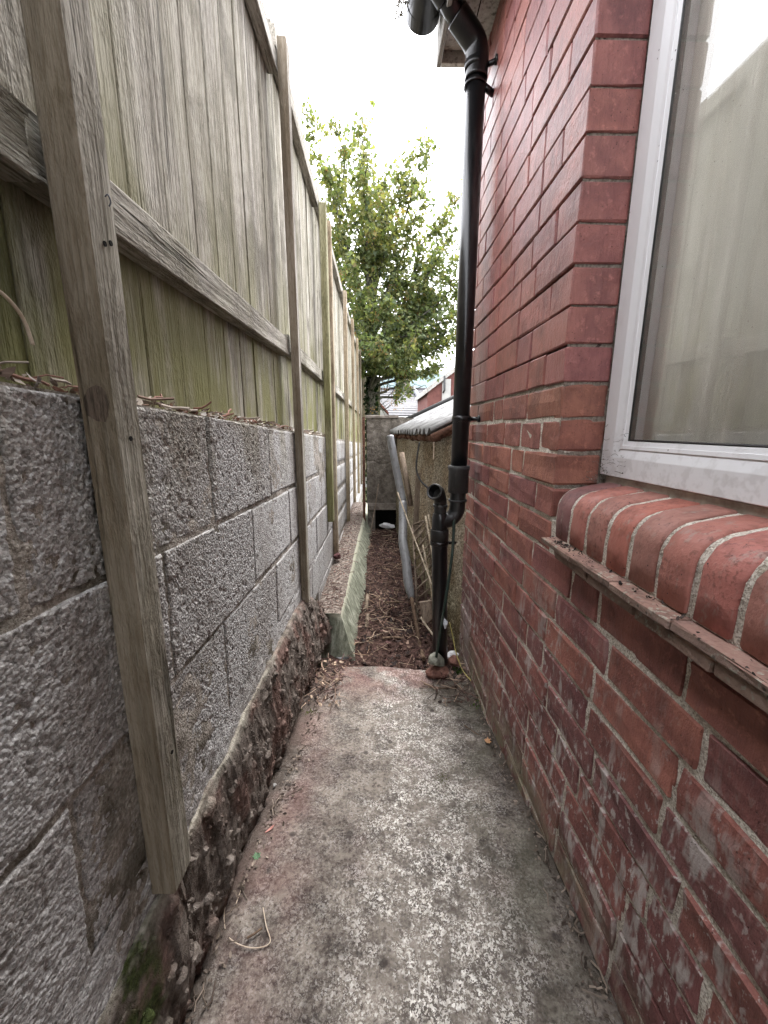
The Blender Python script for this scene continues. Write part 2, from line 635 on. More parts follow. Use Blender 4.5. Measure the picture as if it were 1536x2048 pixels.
def m_footing():
    n = N('crumbling rubble footing', .95, .15)
    x, y, z = n.xyz()
    a = n.noise(30, 6, rough=.72)
    c = n.ramp(a, [(.28, (.042, .033, .028)), (.48, (.115, .094, .08)), (.62, (.20, .17, .148)), (.78, (.36, .325, .29))])
    c = n.mix(n.math('MULTIPLY', n.rng(n.noise(7, 4), .46, .62), .6), c, n.mix(1, c, (1.0, .62, .58), 'MULTIPLY'))
    c = n.mix(n.math('MULTIPLY', n.rng(n.math('ADD', z, n.math('MULTIPLY', n.noise(12, 3), .10)), -.86, -1.04), .5), c, (.075, .058, .048))
    # pale mortar fillet along the wall
    fil = n.math('MULTIPLY', n.rng(z, -.735, -.70), n.rng(n.noise(14, 3), .30, .5))
    c = n.mix(n.math('MULTIPLY', fil, .8), c, n.ramp(n.noise(110, 3), [(.3, (.26, .245, .19)), (.7, (.52, .49, .42))]))
    # moss by the nearest post
    dy = n.math('ABSOLUTE', n.math('ADD', y, -.405))
    mo = n.math('MULTIPLY', n.rng(dy, .06, .02), n.rng(n.noise(18, 4), .40, .56))
    mo = n.math('MULTIPLY', mo, n.rng(z, -.90, -.80))
    c = n.mix(mo, c, n.ramp(n.noise(200, 3), [(.3, (.02, .026, .009)), (.7, (.068, .085, .028))]))
    n.color(c)
    n.bump(n.noise(170, 4, rough=.7), .9, .006)
    return n.m


M['footing'] = m_footing()
M['soil'] = m_simple('damp reddish soil', [(.3, (.022, .013, .011)), (.5, (.062, .036, .030)), (.72, (.13, .082, .068))], 45, .95, .1, .9, 160, bd=.008)
M['ground'] = m_simple('rough grass and earth', [(.3, (.03, .035, .015)), (.7, (.10, .10, .05))], 4, .95, .1, .5, 30)


def m_ledge():
    n = N('algae stained concrete', .9, .2)
    x, y, z = n.xyz()
    s = n.noise(30, 5, n.mapped((1, 1, .22)), .7)
    c = n.ramp(s, [(.28, (.075, .08, .056)), (.5, (.215, .225, .17)), (.72, (.45, .455, .375))])
    topm = n.rng(n.xyz(n.geo.outputs['Normal'])[2], .5, .8)
    cl = n.ramp(n.noise(60, 4, rough=.7), [(.34, (.045, .032, .027)), (.5, (.115, .088, .074)), (.66, (.28, .245, .21))])
    c = n.mix(topm, c, cl)
    edge = n.math('MULTIPLY', n.rng(n.math('ADD', z, n.math('MULTIPLY', y, .02)), -.985, -.957), n.math('SUBTRACT', 1.0, topm))
    c = n.mix(n.math('MULTIPLY', edge, .75), c, (.52, .51, .40))
    n.color(c)
    n.bump(n.noise(90, 4, rough=.7), .7, .006)
    return n.m


M['ledge'] = m_ledge()
M['endwall'] = m_simple('old rendered wall', [(.3, (.07, .06, .05)), (.52, (.15, .132, .112)), (.75, (.26, .235, .205))], 14, .95, .1, .9, 70, bd=.01)
M['lintel'] = m_simple('grey lintel concrete', [(.3, (.12, .10, .085)), (.7, (.27, .24, .21))], 22, .95, .1, .6)


def m_roughcast():
    n = N('roughcast render', .95, .1)
    v = n.voro(140, out=1)
    gx = n.t.nodes.new('ShaderNodeSeparateColor'); n.L(v, gx.inputs[0])
    c = n.ramp(gx.outputs[0], [(0, (.13, .105, .075)), (.5, (.32, .275, .21)), (1, (.58, .52, .42))])
    c = n.mix(n.math('MULTIPLY', n.rng(n.noise(4, 4), .42, .62), .6), c, n.mix(1, c, (.62, .50, .38), 'MULTIPLY'))
    c = n.mix(n.math('MULTIPLY', n.rng(n.xyz()[2], -.55, -1.0), .45), c, n.mix(1, c, (.50, .55, .34), 'MULTIPLY'))
    n.color(c)
    n.bump(n.noise(300, 3), .7, .004)
    return n.m


M['roughcast'] = m_roughcast()


def m_plastic(name, base, rough, dust, dustc=(.24, .23, .21)):
    n = N(name, rough, .5)
    d = n.math('MULTIPLY', n.rng(n.noise(40, 4, n.mapped((1, 1, .3)), .7), .48, .75), dust)
    n.color(n.mix(d, base, dustc))
    n.rough(n.math('ADD', n.math('MULTIPLY', d, .4), rough))
    n.bump(n.noise(60, 2), .06, .002)
    return n.m


M['black'] = m_plastic('black drain plastic', (.005, .005, .006), .28, .05)
M['blackdull'] = m_plastic('dusty black drain plastic', (.009, .009, .009), .42, .14)
M['collar'] = m_plastic('grey black collar plastic', (.032, .032, .033), .55, .3)
M['greypipe'] = m_plastic('grey plastic', (.16, .163, .168), .34, .85, (.055, .048, .042))
M['green_hose'] = m_plastic('dark green hose rubber', (.012, .03, .022), .45, .2)
M['cable'] = m_plastic('black cable rubber', (.012, .011, .011), .5, .2)
M['yellow'] = m_plastic('yellow cable plastic', (.42, .36, .11), .5, .3)
M['bag'] = m_plastic('white plastic film', (.72, .72, .74), .35, .3)
M['foil'] = m_plastic('crumpled foil', (.68, .72, .76), .25, .2)


def m_upvc():
    n = N('white window plastic', .35, .5)
    g = n.math('MULTIPLY', n.rng(n.noise(16, 5, n.mapped((1, 1, .35)), .7), .50, .74), .22)
    c = n.mix(g, (.86, .86, .88), (.50, .48, .45))
    sp = n.math('MULTIPLY', n.rng(n.voro(60), .10, .05), n.rng(n.noise(17, 2), .54, .62))
    c = n.mix(sp, c, (.06, .05, .045))
    low = n.math('MULTIPLY', n.rng(n.xyz()[2], .05, -.09), n.rng(n.noise(25, 5, rough=.75), .50, .62))
    c = n.mix(n.math('MULTIPLY', low, .22), c, (.30, .27, .25))
    n.color(c)
    n.bump(n.noise(40, 2), .05, .002)
    return n.m


M['upvc'] = m_upvc()
M['gasket'] = m_plastic('black window gasket', (.01, .01, .01), .5, .1)
M['subsill'] = m_simple('dirty cream sealant strip', [(.3, (.26, .22, .18)), (.6, (.46, .42, .36))], 30, .8, .3, .2)


def m_glass():
    n = N('window glass')
    t = n.t
    tr = t.nodes.new('ShaderNodeBsdfTransparent')
    tr.inputs[0].default_value = (.975, .975, .97, 1)
    gl = t.nodes.new('ShaderNodeBsdfGlossy')
    gl.inputs['Roughness'].default_value = 0.0
    dt = t.nodes.new('ShaderNodeVectorMath')                       # Schlick reflectance, the same from both sides of the thin pane
    dt.operation = 'DOT_PRODUCT'
    n.L(n.geo.outputs['Incoming'], dt.inputs[0]); n.L(n.geo.outputs['Normal'], dt.inputs[1])
    cs = n.math('SUBTRACT', 1.0, n.math('ABSOLUTE', dt.outputs['Value']))
    fr_ = n.math('ADD', n.math('MULTIPLY', n.math('POWER', cs, 5.0), .90), .10)
    mx = t.nodes.new('ShaderNodeMixShader')
    n.L(fr_, mx.inputs[0]); n.L(tr.outputs[0], mx.inputs[1]); n.L(gl.outputs[0], mx.inputs[2])
    df = t.nodes.new('ShaderNodeBsdfDiffuse')
    df.inputs[0].default_value = (.70, .66, .58, 1)
    dirt = n.math('ADD', n.math('MULTIPLY', n.rng(n.noise(9, 5, n.mapped((1, 1, .22)), .7), .45, .75), .18), .09)
    drop = n.math('MULTIPLY', n.rng(n.voro(70), .09, .05), n.rng(n.noise(12, 3), .54, .6))
    dirt = n.math('MAXIMUM', dirt, n.math('MULTIPLY', drop, .6))
    mx2 = t.nodes.new('ShaderNodeMixShader')
    n.L(dirt, mx2.inputs[0]); n.L(mx.outputs[0], mx2.inputs[1]); n.L(df.outputs[0], mx2.inputs[2])
    n.L(mx2.outputs[0], n.out.inputs[0])
    t.nodes.remove(n.b)
    return n.m


M['glass'] = m_glass()


def m_curtain():
    n = N('beige curtain cloth', .9, .1)
    w = n.noise(40, 3, n.mapped((1, 1, .1)))
    c = n.ramp(w, [(.3, (.80, .78, .70)), (.7, (.88, .865, .79))])
    n.color(c)
    n.bump(n.noise(700, 2), .2, .001)
    return n.m


M['curtain'] = m_curtain()


def m_sillbrick():
    n = N('smooth red bullnose brick', .5, .4)
    col = n.oinfo('Color')
    a = n.noise(24, 5, rough=.7)
    b = n.noise(120, 4, rough=.7)
    c = n.mix(n.math('MULTIPLY', n.rng(a, .48, .68), .55), col, n.mix(1, col, (.5, .52, .52), 'MULTIPLY'))
    gr = n.math('MULTIPLY', n.rng(n.noise(50, 5, n.mapped((1, 1, .5)), .75), .55, .68), n.rng(n.noise(6, 3), .40, .6))
    c = n.mix(n.math('MULTIPLY', gr, .6), c, (.36, .31, .27))
    pw = n.math('MULTIPLY', n.rng(b, .52, .64), n.rng(n.noise(11, 3), .38, .6))
    c = n.mix(n.math('MULTIPLY', pw, .7), c, n.mix(1, col, (.42, .42, .42), 'MULTIPLY'))
    sp = n.math('MULTIPLY', n.rng(n.voro(80), .12, .07), n.rng(n.noise(19, 2), .5, .58))
    c = n.mix(sp, c, (.03, .02, .018))
    n.color(c)
    n.rough(n.rng(a, .3, .7, .42, .7))
    n.bump(b, .45, .004)
    n.bump(n.noise(20, 3), .3, .008)
    return n.m


M['sillbrick'] = m_sillbrick()


def m_tile():
    n = N('clay creasing tile', .85, .2)
    a = n.noise(35, 5, rough=.7)
    c = n.ramp(a, [(.3, (.13, .085, .065)), (.5, (.34, .20, .15)), (.7, (.44, .30, .23))])
    c = n.mix(n.math('MULTIPLY', n.oinfo(), .5), c, (.32, .20, .18))
    li = n.math('MULTIPLY', n.rng(n.noise(120, 3), .55, .62), n.rng(n.noise(13, 3), .45, .6))
    c = n.mix(li, c, (.42, .40, .33))
    sp = n.math('MULTIPLY', n.rng(n.voro(70), .2, .1), n.rng(n.noise(22, 2), .5, .58))
    c = n.mix(sp, c, (.02, .016, .014))
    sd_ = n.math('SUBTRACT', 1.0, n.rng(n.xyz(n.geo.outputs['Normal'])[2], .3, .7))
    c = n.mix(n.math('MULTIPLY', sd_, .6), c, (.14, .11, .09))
    n.color(c)
    n.bump(n.noise(150, 3), .7, .004)
    return n.m


M['tile'] = m_tile()
M['soffit'] = m_simple('flaking soffit paint', [(.33, (.18, .165, .145)), (.45, (.48, .46, .42)), (.7, (.62, .61, .57))], 55, .8, .2, .4)
M['asbestos'] = m_simple('weathered corrugated sheet', [(.3, (.09, .09, .09)), (.5, (.19, .19, .19)), (.75, (.29, .29, .29))], 12, .75, .3, .4)
M['tarp'] = m_plastic('black verge flashing', (.02, .02, .02), .6, .3)
M['rust'] = m_simple('rotten eaves timber', [(.3, (.05, .025, .018)), (.7, (.19, .10, .07))], 30, .9, .1, .8)
M['stone_grey'] = m_simple('grey green stone', [(.3, (.12, .12, .095)), (.6, (.27, .27, .225)), (.8, (.37, .36, .31))], 30, .9, .2, .7)
M['stone_red'] = m_simple('red sandstone', [(.3, (.07, .033, .027)), (.6, (.21, .105, .08)), (.8, (.33, .20, .16))], 40, .9, .2, .7)
M['stone_dark'] = m_simple('dark red clinker', [(.3, (.03, .014, .014)), (.7, (.13, .05, .05))], 60, .85, .3, .9)
M['leaf_orange'] = m_simple('dry orange leaf', [(.3, (.42, .22, .10)), (.7, (.60, .36, .20))], 60, .7, .2, .3)
M['leaf_pink'] = m_simple('faded pink leaf', [(.3, (.42, .19, .16)), (.7, (.58, .32, .28))], 60, .7, .2, .3)
M['leaf_green'] = m_simple('fresh green leaf', [(.3, (.05, .11, .05)), (.7, (.12, .21, .11))], 60, .6, .3, .3)
M['twig'] = m_simple('brown twig bark', [(.3, (.07, .045, .03)), (.7, (.20, .14, .10))], 60, .9, .1, .4)
M['straw'] = m_simple('pale dry stem', [(.3, (.40, .31, .23)), (.7, (.60, .50, .40))], 60, .8, .2, .2)
M['slate'] = m_simple('grey roof slate', [(.3, (.055, .053, .057)), (.5, (.075, .073, .078)), (.7, (.105, .102, .108))], 6, .7, .4, .2, 20)
M['lead'] = m_simple('grey lead flashing', [(.3, (.11, .115, .13)), (.7, (.16, .165, .18))], 3, .5, .4, .1)
M['farbrick'] = m_simple('distant red brickwork', [(.3, (.095, .038, .034)), (.7, (.15, .065, .056))], 5, .85, .2, .2)
M['farwhite'] = m_simple('distant white paint', [(.3, (.30, .29, .28)), (.7, (.38, .375, .36))], 4, .8, .2, .1)
M['redtile'] = m_simple('red clay ridge tile', [(.3, (.12, .04, .03)), (.7, (.19, .075, .055))], 6, .85, .2, .3)
M['hill'] = m_simple('hazy far woodland', [(.3, (.12, .155, .16)), (.7, (.14, .18, .185))], .05, .95, .0, 0)
M['bark'] = m_simple('dark ivy grown bark', [(.3, (.035, .036, .025)), (.7, (.11, .105, .085))], 12, .95, .1, .9)
M['dark'] = m_simple('unlit earth', [(.3, (.01, .009, .008)), (.7, (.02, .018, .016))], 8, .95, .1, .3)


def m_attr(name, attr, trans=0.25, rough=.55):
    n = N(name, rough, .35)
    a = n.t.nodes.new('ShaderNodeAttribute')
    a.attribute_name = attr
    n.color(a.outputs[0])
    if trans:
        tl = n.t.nodes.new('ShaderNodeBsdfTranslucent')
        n.L(n.mix(1, a.outputs[0], (1.2, 1.25, .6), 'MULTIPLY'), tl.inputs[0])
        mx = n.t.nodes.new('ShaderNodeMixShader')
        mx.inputs[0].default_value = trans
        n.L(n.b.outputs[0], mx.inputs[1]); n.L(tl.outputs[0], mx.inputs[2])
        n.L(mx.outputs[0], n.out.inputs[0])
    return n.m


M['leaves'] = m_attr('sycamore leaves', 'leaf_colour', .55)
M['litter'] = m_attr('dead leaves and chips', 'leaf_colour', 0, .85)


def poly_soup(name, V, Fc, cols, mat, parent=None):
    """V verts, Fc faces, cols one colour for each face"""
    me = bpy.data.meshes.new(name)
    me.from_pydata(V, [], Fc)
    at = me.attributes.new('leaf_colour', 'FLOAT_COLOR', 'FACE')
    at.data.foreach_set('color', np.array([(*c, 1) for c in cols], dtype=np.float32).reshape(-1))
    me.update()
    return link(name, me, mat, parent)


# ------------------------------------------------------------------ the setting: ground, path, soil
XW, XB = 0.410, -0.342          # faces of the brick wall and of the block wall


def path_z(y):
    return np.interp(y, [-7, .47, .8, 1.2, 1.45, 1.72, 3], [-.90, -.977, -.996, -1.058, -1.083, -1.10, -1.2])


gsz = 400
tag(mesh('raised_garden', [(-30, -30, -.03), (-.45, -30, -.03), (-.45, 11.4, -.03), (-30, 11.4, -.03), (-30, -30, -1.8), (-.45, -30, -1.8), (-.45, 11.4, -1.8), (-30, 11.4, -1.8)],
         [(0, 1, 2, 3), (1, 5, 6, 2), (2, 6, 7, 3)], M['ground']), kind='structure')  # unseen raised ground, added to keep the gaps under the fence dark
gr = mesh('ground', [(-gsz, -gsz, -1.75), (gsz, -gsz, -1.75), (gsz, gsz, -1.75), (-gsz, gsz, -1.75)], [(0, 1, 2, 3)], M['ground'])
tag(gr, kind='structure')

ys = np.concatenate([np.arange(-3.85, -.2, .08), np.arange(-.2, 1.75, .008)])
xs = np.arange(-.40, .465, .008)
Y, X = np.meshgrid(ys, xs, indexing='ij')
pp = np.stack([X.ravel(), Y.ravel(), 0 * X.ravel()], 1)
Z = path_z(Y.ravel()) + .022 * (fbm(pp * 4, 3, 3) - .5) + .006 * (fbm(pp * 45, 3, 4) - .5)
edge = 1.665 + .05 * (fbm(np.stack([X.ravel() * 7, 0 * X.ravel(), 0 * X.ravel()], 1), 3, 8) - .5)
Z = Z - np.clip((Y.ravel() - edge) / .05, 0, 1) * .10
path = grid_mesh('path', np.stack([X.ravel(), Y.ravel(), Z], 1).reshape(*X.shape, 3), M['path'], flip=True)
tag(path, kind='structure')

ys = np.arange(1.55, 4.75, .012)
xs = np.arange(-.26, .5, .012)
Y, X = np.meshgrid(ys, xs, indexing='ij')
pp = np.stack([X.ravel(), Y.ravel(), 0 * X.ravel()], 1)


def soil_z(x, y):
    p = np.stack([np.atleast_1d(x), np.atleast_1d(y), 0 * np.atleast_1d(x)], 1)
    return np.interp(np.atleast_1d(y), [1.5, 1.8, 2.2, 3.2, 4.8], [-1.135, -1.14, -1.16, -1.17, -1.19]) - .055 * np.clip((-.01 - p[:, 0]) / .12, 0, 1) * np.interp(p[:, 1], [1.7, 1.85, 2.6, 3.4], [0, 1, 1, 0]) + .07 * (fbm(p * 3.2, 3, 21) - .5) + .03 * (fbm(p * 18, 3, 22) - .5)


Z = soil_z(X.ravel(), Y.ravel())
soil = grid_mesh('earth', np.stack([X.ravel(), Y.ravel(), Z], 1).reshape(*X.shape, 3), M['soil'], flip=True)
tag(soil, kind='structure')

# ------------------------------------------------------------------ brick house
CO = 0.0775
Z0 = 0.721
YC, YE = 0.900, 1.800
house = empty('brick_house', (XW, 1.35, -1.1), 'red brick house wall with a white framed window, on the right', 'house')


def boxes_data(name, bs, mat, parent):
    v, f = [], []
    for (x0, x1, y0, y1, z0, z1) in bs:
        b = len(v)
        v += [(x0, y0, z0), (x1, y0, z0), (x1, y1, z0), (x0, y1, z0), (x0, y0, z1), (x1, y0, z1), (x1, y1, z1), (x0, y1, z1)]
        f += [(b, b + 3, b + 2, b + 1), (b + 4, b + 5, b + 6, b + 7), (b, b + 1, b + 5, b + 4), (b + 1, b + 2, b + 6, b + 5), (b + 2, b + 3, b + 7, b + 6), (b + 3, b, b + 4, b + 7)]
    return mesh(name, v, f, mat, parent)


XM = XW + .0045
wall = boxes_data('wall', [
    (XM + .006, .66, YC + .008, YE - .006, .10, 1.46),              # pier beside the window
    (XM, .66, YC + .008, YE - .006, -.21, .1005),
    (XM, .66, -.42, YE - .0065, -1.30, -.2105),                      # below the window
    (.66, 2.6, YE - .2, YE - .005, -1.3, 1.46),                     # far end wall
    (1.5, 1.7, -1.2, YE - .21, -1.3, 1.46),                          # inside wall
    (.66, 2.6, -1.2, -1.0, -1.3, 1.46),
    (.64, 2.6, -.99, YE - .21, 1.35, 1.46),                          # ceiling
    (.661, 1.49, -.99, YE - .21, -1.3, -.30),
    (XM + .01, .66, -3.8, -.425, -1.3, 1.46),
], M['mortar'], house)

# gritty mortar face, standing a little uneven between the bricks
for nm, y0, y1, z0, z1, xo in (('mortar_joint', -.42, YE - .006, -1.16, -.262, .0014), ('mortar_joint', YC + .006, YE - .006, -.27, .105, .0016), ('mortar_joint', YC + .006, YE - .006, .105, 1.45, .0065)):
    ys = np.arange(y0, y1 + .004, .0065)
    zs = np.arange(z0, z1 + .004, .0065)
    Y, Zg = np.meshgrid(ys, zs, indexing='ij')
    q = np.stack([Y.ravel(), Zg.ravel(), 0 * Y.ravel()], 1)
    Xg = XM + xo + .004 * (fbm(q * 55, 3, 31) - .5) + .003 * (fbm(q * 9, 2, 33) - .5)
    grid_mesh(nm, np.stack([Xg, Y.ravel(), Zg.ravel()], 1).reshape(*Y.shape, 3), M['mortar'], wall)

M['mortar_reveal'] = m_simple('pale reveal mortar', [(.3, (.14, .115, .09)), (.6, (.33, .29, .25))], 120, .95, .1, .8, 300)
xs_ = np.arange(XW + .004, .52, .0065); zs = np.arange(-.135, 1.45, .0065)
Xq, Zg = np.meshgrid(xs_, zs, indexing='ij')
q = np.stack([Xq.ravel(), Zg.ravel(), 0 * Xq.ravel()], 1)
grid_mesh('reveal_mortar', np.stack([Xq.ravel(), YC + .0072 + .003 * (fbm(q * 60, 3, 35) - .5), Zg.ravel()], 1).reshape(*Xq.shape, 3), M['mortar_reveal'], wall)
brick_me = {}
for kind, L_, cnt in (('S', .205, 14), ('H', .0985, 8)):
    for hk, hh in (('u', .0722), ('l', .0692)):
        for k in range(cnt):
            me = bevel_box_data(0, .1, -L_ / 2, L_ / 2, -hh / 2, hh / 2, ch=.0028 if hk == 'u' else .0042, jit=.0011 if hk == 'u' else .0023, cuts=0 if hk == 'u' else 1, seed=k * 7 + len(brick_me))
            me.name = 'brick'
            me.materials.append(M['brick'])
            brick_me[kind, hk, k] = me


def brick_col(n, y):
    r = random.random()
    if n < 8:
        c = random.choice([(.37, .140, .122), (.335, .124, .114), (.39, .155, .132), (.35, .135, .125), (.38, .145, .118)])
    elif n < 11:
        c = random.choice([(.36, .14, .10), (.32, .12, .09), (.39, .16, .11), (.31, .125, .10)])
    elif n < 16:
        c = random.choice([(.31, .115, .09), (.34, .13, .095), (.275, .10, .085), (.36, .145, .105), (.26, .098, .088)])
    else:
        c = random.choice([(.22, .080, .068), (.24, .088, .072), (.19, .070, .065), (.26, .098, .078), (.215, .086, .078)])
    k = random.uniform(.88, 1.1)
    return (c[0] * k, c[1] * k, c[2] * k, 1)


nb = 0
UP = [['H', 'H', 'S', 'S', 'S'], ['S', 'H', 'S', 'S', 'H', 'S'], ['H', 'T', 'T', 'S', 'S', 'H'], ['S', 'S', 'H', 'S', 'S'], ['H', 'S', 'S', 'H', 'S'], ['S', 'H', 'S', 'H', 'S', 'S']]
LEN = {'S': .2135, 'H': .1065, 'T': .143}


def put_brick(y0, y1, n):
    global nb
    L = y1 - y0
    if L < .03: return
    up_ = n < 8
    jt = .0055 if up_ else .0078
    kind = 'S' if L > .15 else 'H'
    me = brick_me[kind, 'u' if up_ else 'l', random.randrange(14 if kind == 'S' else 8)]
    o = bpy.data.objects.new('brick', me)
    COL.objects.link(o)
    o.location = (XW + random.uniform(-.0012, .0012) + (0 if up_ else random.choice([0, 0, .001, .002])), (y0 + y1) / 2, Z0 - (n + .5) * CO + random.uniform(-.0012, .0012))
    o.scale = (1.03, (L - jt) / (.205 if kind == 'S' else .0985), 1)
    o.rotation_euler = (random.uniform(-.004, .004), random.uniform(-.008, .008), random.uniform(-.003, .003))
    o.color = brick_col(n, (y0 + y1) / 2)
    attach(o, wall)
    nb += 1


for n in range(-10, 25):
    if n <= 12:
        y = YC
        pat = UP[(n * 5 + (n // 3)) % len(UP)] if n % 2 else UP[[1, 3, 5][(n // 2) % 3]]
        if n % 2: pat = UP[[0, 2, 4][(n // 2) % 3]]
        for k in pat + ['S'] * 3:
            if y >= YE - .02: break
            L = LEN[k] * random.uniform(.985, 1.015)
            e = min(y + L, YE)
            if YE - e < .04: e = YE
            put_brick(y, e, n)
            y = e
    else:
        y = YE
        first = True
        j = 0
        off = random.choice([.06, .11, .16, .2135])
        while y > -.36:
            L = off if first else LEN[random.choices(['S', 'H'], [7, 1])[0]] * random.uniform(.98, 1.02)
            first = False
            put_brick(y - L, y, n)
            y -= L

# window sill: bullnose bricks on edge over two courses of creasing tiles
prof = [(XW, -.240), (XW - .001, -.20), (XW + .0005, -.178)]
for k in range(1, 8):
    a = math.pi / 2 * k / 8
    prof.append((XW + .052 - .052 * math.cos(a), -.178 + .052 * math.sin(a)))
prof += [(XW + .056, -.1245), (XW + .085, -.119), (XW + .125, -.113), (XW + .125, -.240)]
PITCHY = .0677
sv, sf = [], []
for yy in (-.42, YC - .02):
    for (px_, pz_) in prof:
        d = Vector((XW + .07 - px_, -.185 - pz_)).normalized() * .0028
        sv.append((px_ + d.x, yy, pz_ + d.y - (.024 if pz_ < -.23 else 0)))
m_ = len(prof)
sf = [(k, k + m_, (k + 1) % m_ + m_, (k + 1) % m_) for k in range(m_)] + [tuple(range(m_)), tuple(2 * m_ - 1 - k for k in range(m_))]
sill = mesh('window_sill', sv, sf, M['mortar'], house)


def sill_mesh(w, seed):
    r = random.Random(seed)
    rings = [(-w / 2, .0035), (-w / 2 + .0035, 0), (w / 2 - .0035, 0), (w / 2, .0035)]
    cx, cz = XW + .07, -.185
    v, f = [], []
    m = len(prof)
    for yy, ins in rings:
        for (px, pz) in prof:
            d = Vector((cx - px, cz - pz)).normalized() * ins
            v.append((px + d.x - XW + r.uniform(-.0008, .0008), yy + r.uniform(-.0016, .0016), pz + d.y + r.uniform(-.0008, .0008)))
    for i in range(3):
        for k in range(m):
            a, b = i * m + k, i * m + (k + 1) % m
            f.append((a, b, b + m, a + m))
    f.append(tuple(range(m - 1, -1, -1)))
    f.append(tuple(3 * m + k for k in range(m)))
    me = bpy.data.meshes.new('sill_brick')
    me.from_pydata(v, [], f)
    me.update()
    for p in me.polygons: p.use_smooth = len(p.vertices) == 4
    me.materials.append(M['sillbrick'])
    return me


smes = [sill_mesh(.0565, k) for k in range(5)]
scol = [(.25, .12, .115), (.44, .175, .14), (.39, .175, .14), (.45, .165, .125), (.38, .18, .145), (.43, .175, .14), (.46, .175, .145)]
for k in range(19):
    o = link('sill_brick', smes[k % 5], None, sill)
    o.location = (XW + random.uniform(-.0025, .001), YC - .022 - PITCHY * (k + .5) + .001, random.uniform(-.0015, .0015))
    o.rotation_euler = (0, random.uniform(-.012, .012), random.uniform(-.01, .01))
    o.color = (*scol[k if k < 7 else 1 + k % 6], 1)

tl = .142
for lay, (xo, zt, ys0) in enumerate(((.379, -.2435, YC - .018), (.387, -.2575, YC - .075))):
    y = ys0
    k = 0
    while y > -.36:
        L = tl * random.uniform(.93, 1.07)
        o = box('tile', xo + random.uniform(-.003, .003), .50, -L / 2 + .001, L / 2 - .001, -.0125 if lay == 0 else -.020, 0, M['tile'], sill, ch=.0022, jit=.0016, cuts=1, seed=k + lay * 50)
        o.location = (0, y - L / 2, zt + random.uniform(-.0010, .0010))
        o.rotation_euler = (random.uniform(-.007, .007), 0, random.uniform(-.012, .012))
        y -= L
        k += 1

# window
win = empty('window', (.51, .2, -.1), None, None)
win['label'] = 'white plastic window frame with a dirty pane'
attach(win, house)
WLOC['window'] = Vector((.51, .2, -.1))
FY0, FY1, FZ0, FZ1 = .897, -.42, -.100, 1.34


def frame_loft(name, pr, mat):
    v, f = [], []
    m = len(pr)
    for (w, x) in pr:
        v += [(x, FY0 - w, FZ0 + w), (x, FY1 + w, FZ0 + w), (x, FY1 + w, FZ1 - w), (x, FY0 - w, FZ1 - w)]
    for i in range(m - 1):
        for k in range(4):
            a, b = i * 4 + k, i * 4 + (k + 1) % 4
            f.append((a, a + 4, b + 4, b))
    return mesh(name, v, f, mat, win)


frame_loft('frame', [(.0, .60), (0, .512), (.0015, .5105), (.040, .5105), (.0415, .5108), (.058, .5160), (.058, .530), (.058, .60)], M['upvc'])
frame_loft('glazing_bead', [(.0585, .530), (.0585, .5150), (.060, .5142), (.0665, .5152), (.0672, .5165), (.075, .5185), (.0758, .519), (.0758, .53)], M['upvc'])
frame_loft('gasket', [(.0762, .53), (.0762, .5185), (.0780, .518), (.0796, .519), (.0796, .53)], M['gasket'])
pane = boxes_data('pane', [(.5205, .5265, FY1 + .07, FY0 - .07, FZ0 + .07, FZ1 - .07)], M['glass'], win)
box('sub_sill', .518, .60, FY1, FY0 - .012, -.128, -.1005, M['subsill'], win, ch=.002)

ys = np.arange(-.50, .96, .006)
zs = np.array([-.20, .2, .6, 1.0, 1.34])
Y, Zg = np.meshgrid(ys, zs, indexing='ij')
ph = Y + .012 * np.sin(Y * 9) + .004 * np.sin(Zg * 5)
Xg = .560 + .008 * np.sin(ph * 2 * math.pi / .105) + .003 * np.sin(ph * 2 * math.pi / .043 + 1)
cur = grid_mesh('curtain', np.stack([Xg, Y, Zg], -1), M['curtain'])
cur.modifiers.new('thickness', 'SOLIDIFY').thickness = .002
tag(cur, 'beige pleated curtain hanging behind the window pane', 'curtain')

# eaves: soffit, fascia and end board
sof = box('soffit', .245, .47, -3.79, YE - .002, 1.385, 1.40, M['soffit'], house, ch=.002)
box('soffit_joint', .345, .349, -3.79, YE - .02, 1.3842, 1.3849, M['dark'], sof, ch=0)
box('fascia', .228, .2445, -3.79, YE + .004, 1.335, 1.56, M['barge'], house, ch=.002, jit=.0008)
box('end_board', .246, .60, YE + .0005, YE + .022, 1.348, 1.55, M['soffit'], house, ch=.002)
rf = mesh('roof', [(.13, -3.79, 1.52), (.13, YE + .06, 1.52), (2.8, YE + .06, 2.9), (2.8, -3.79, 2.9), (.13, -3.79, 1.56), (.13, YE + .06, 1.56), (2.8, YE + .06, 2.94), (2.8, -3.79, 2.94)],
          [(0, 1, 2, 3), (7, 6, 5, 4), (0, 4, 5, 1), (1, 5, 6, 2), (2, 6, 7, 3), (3, 7, 4, 0)], M['slate'], house)

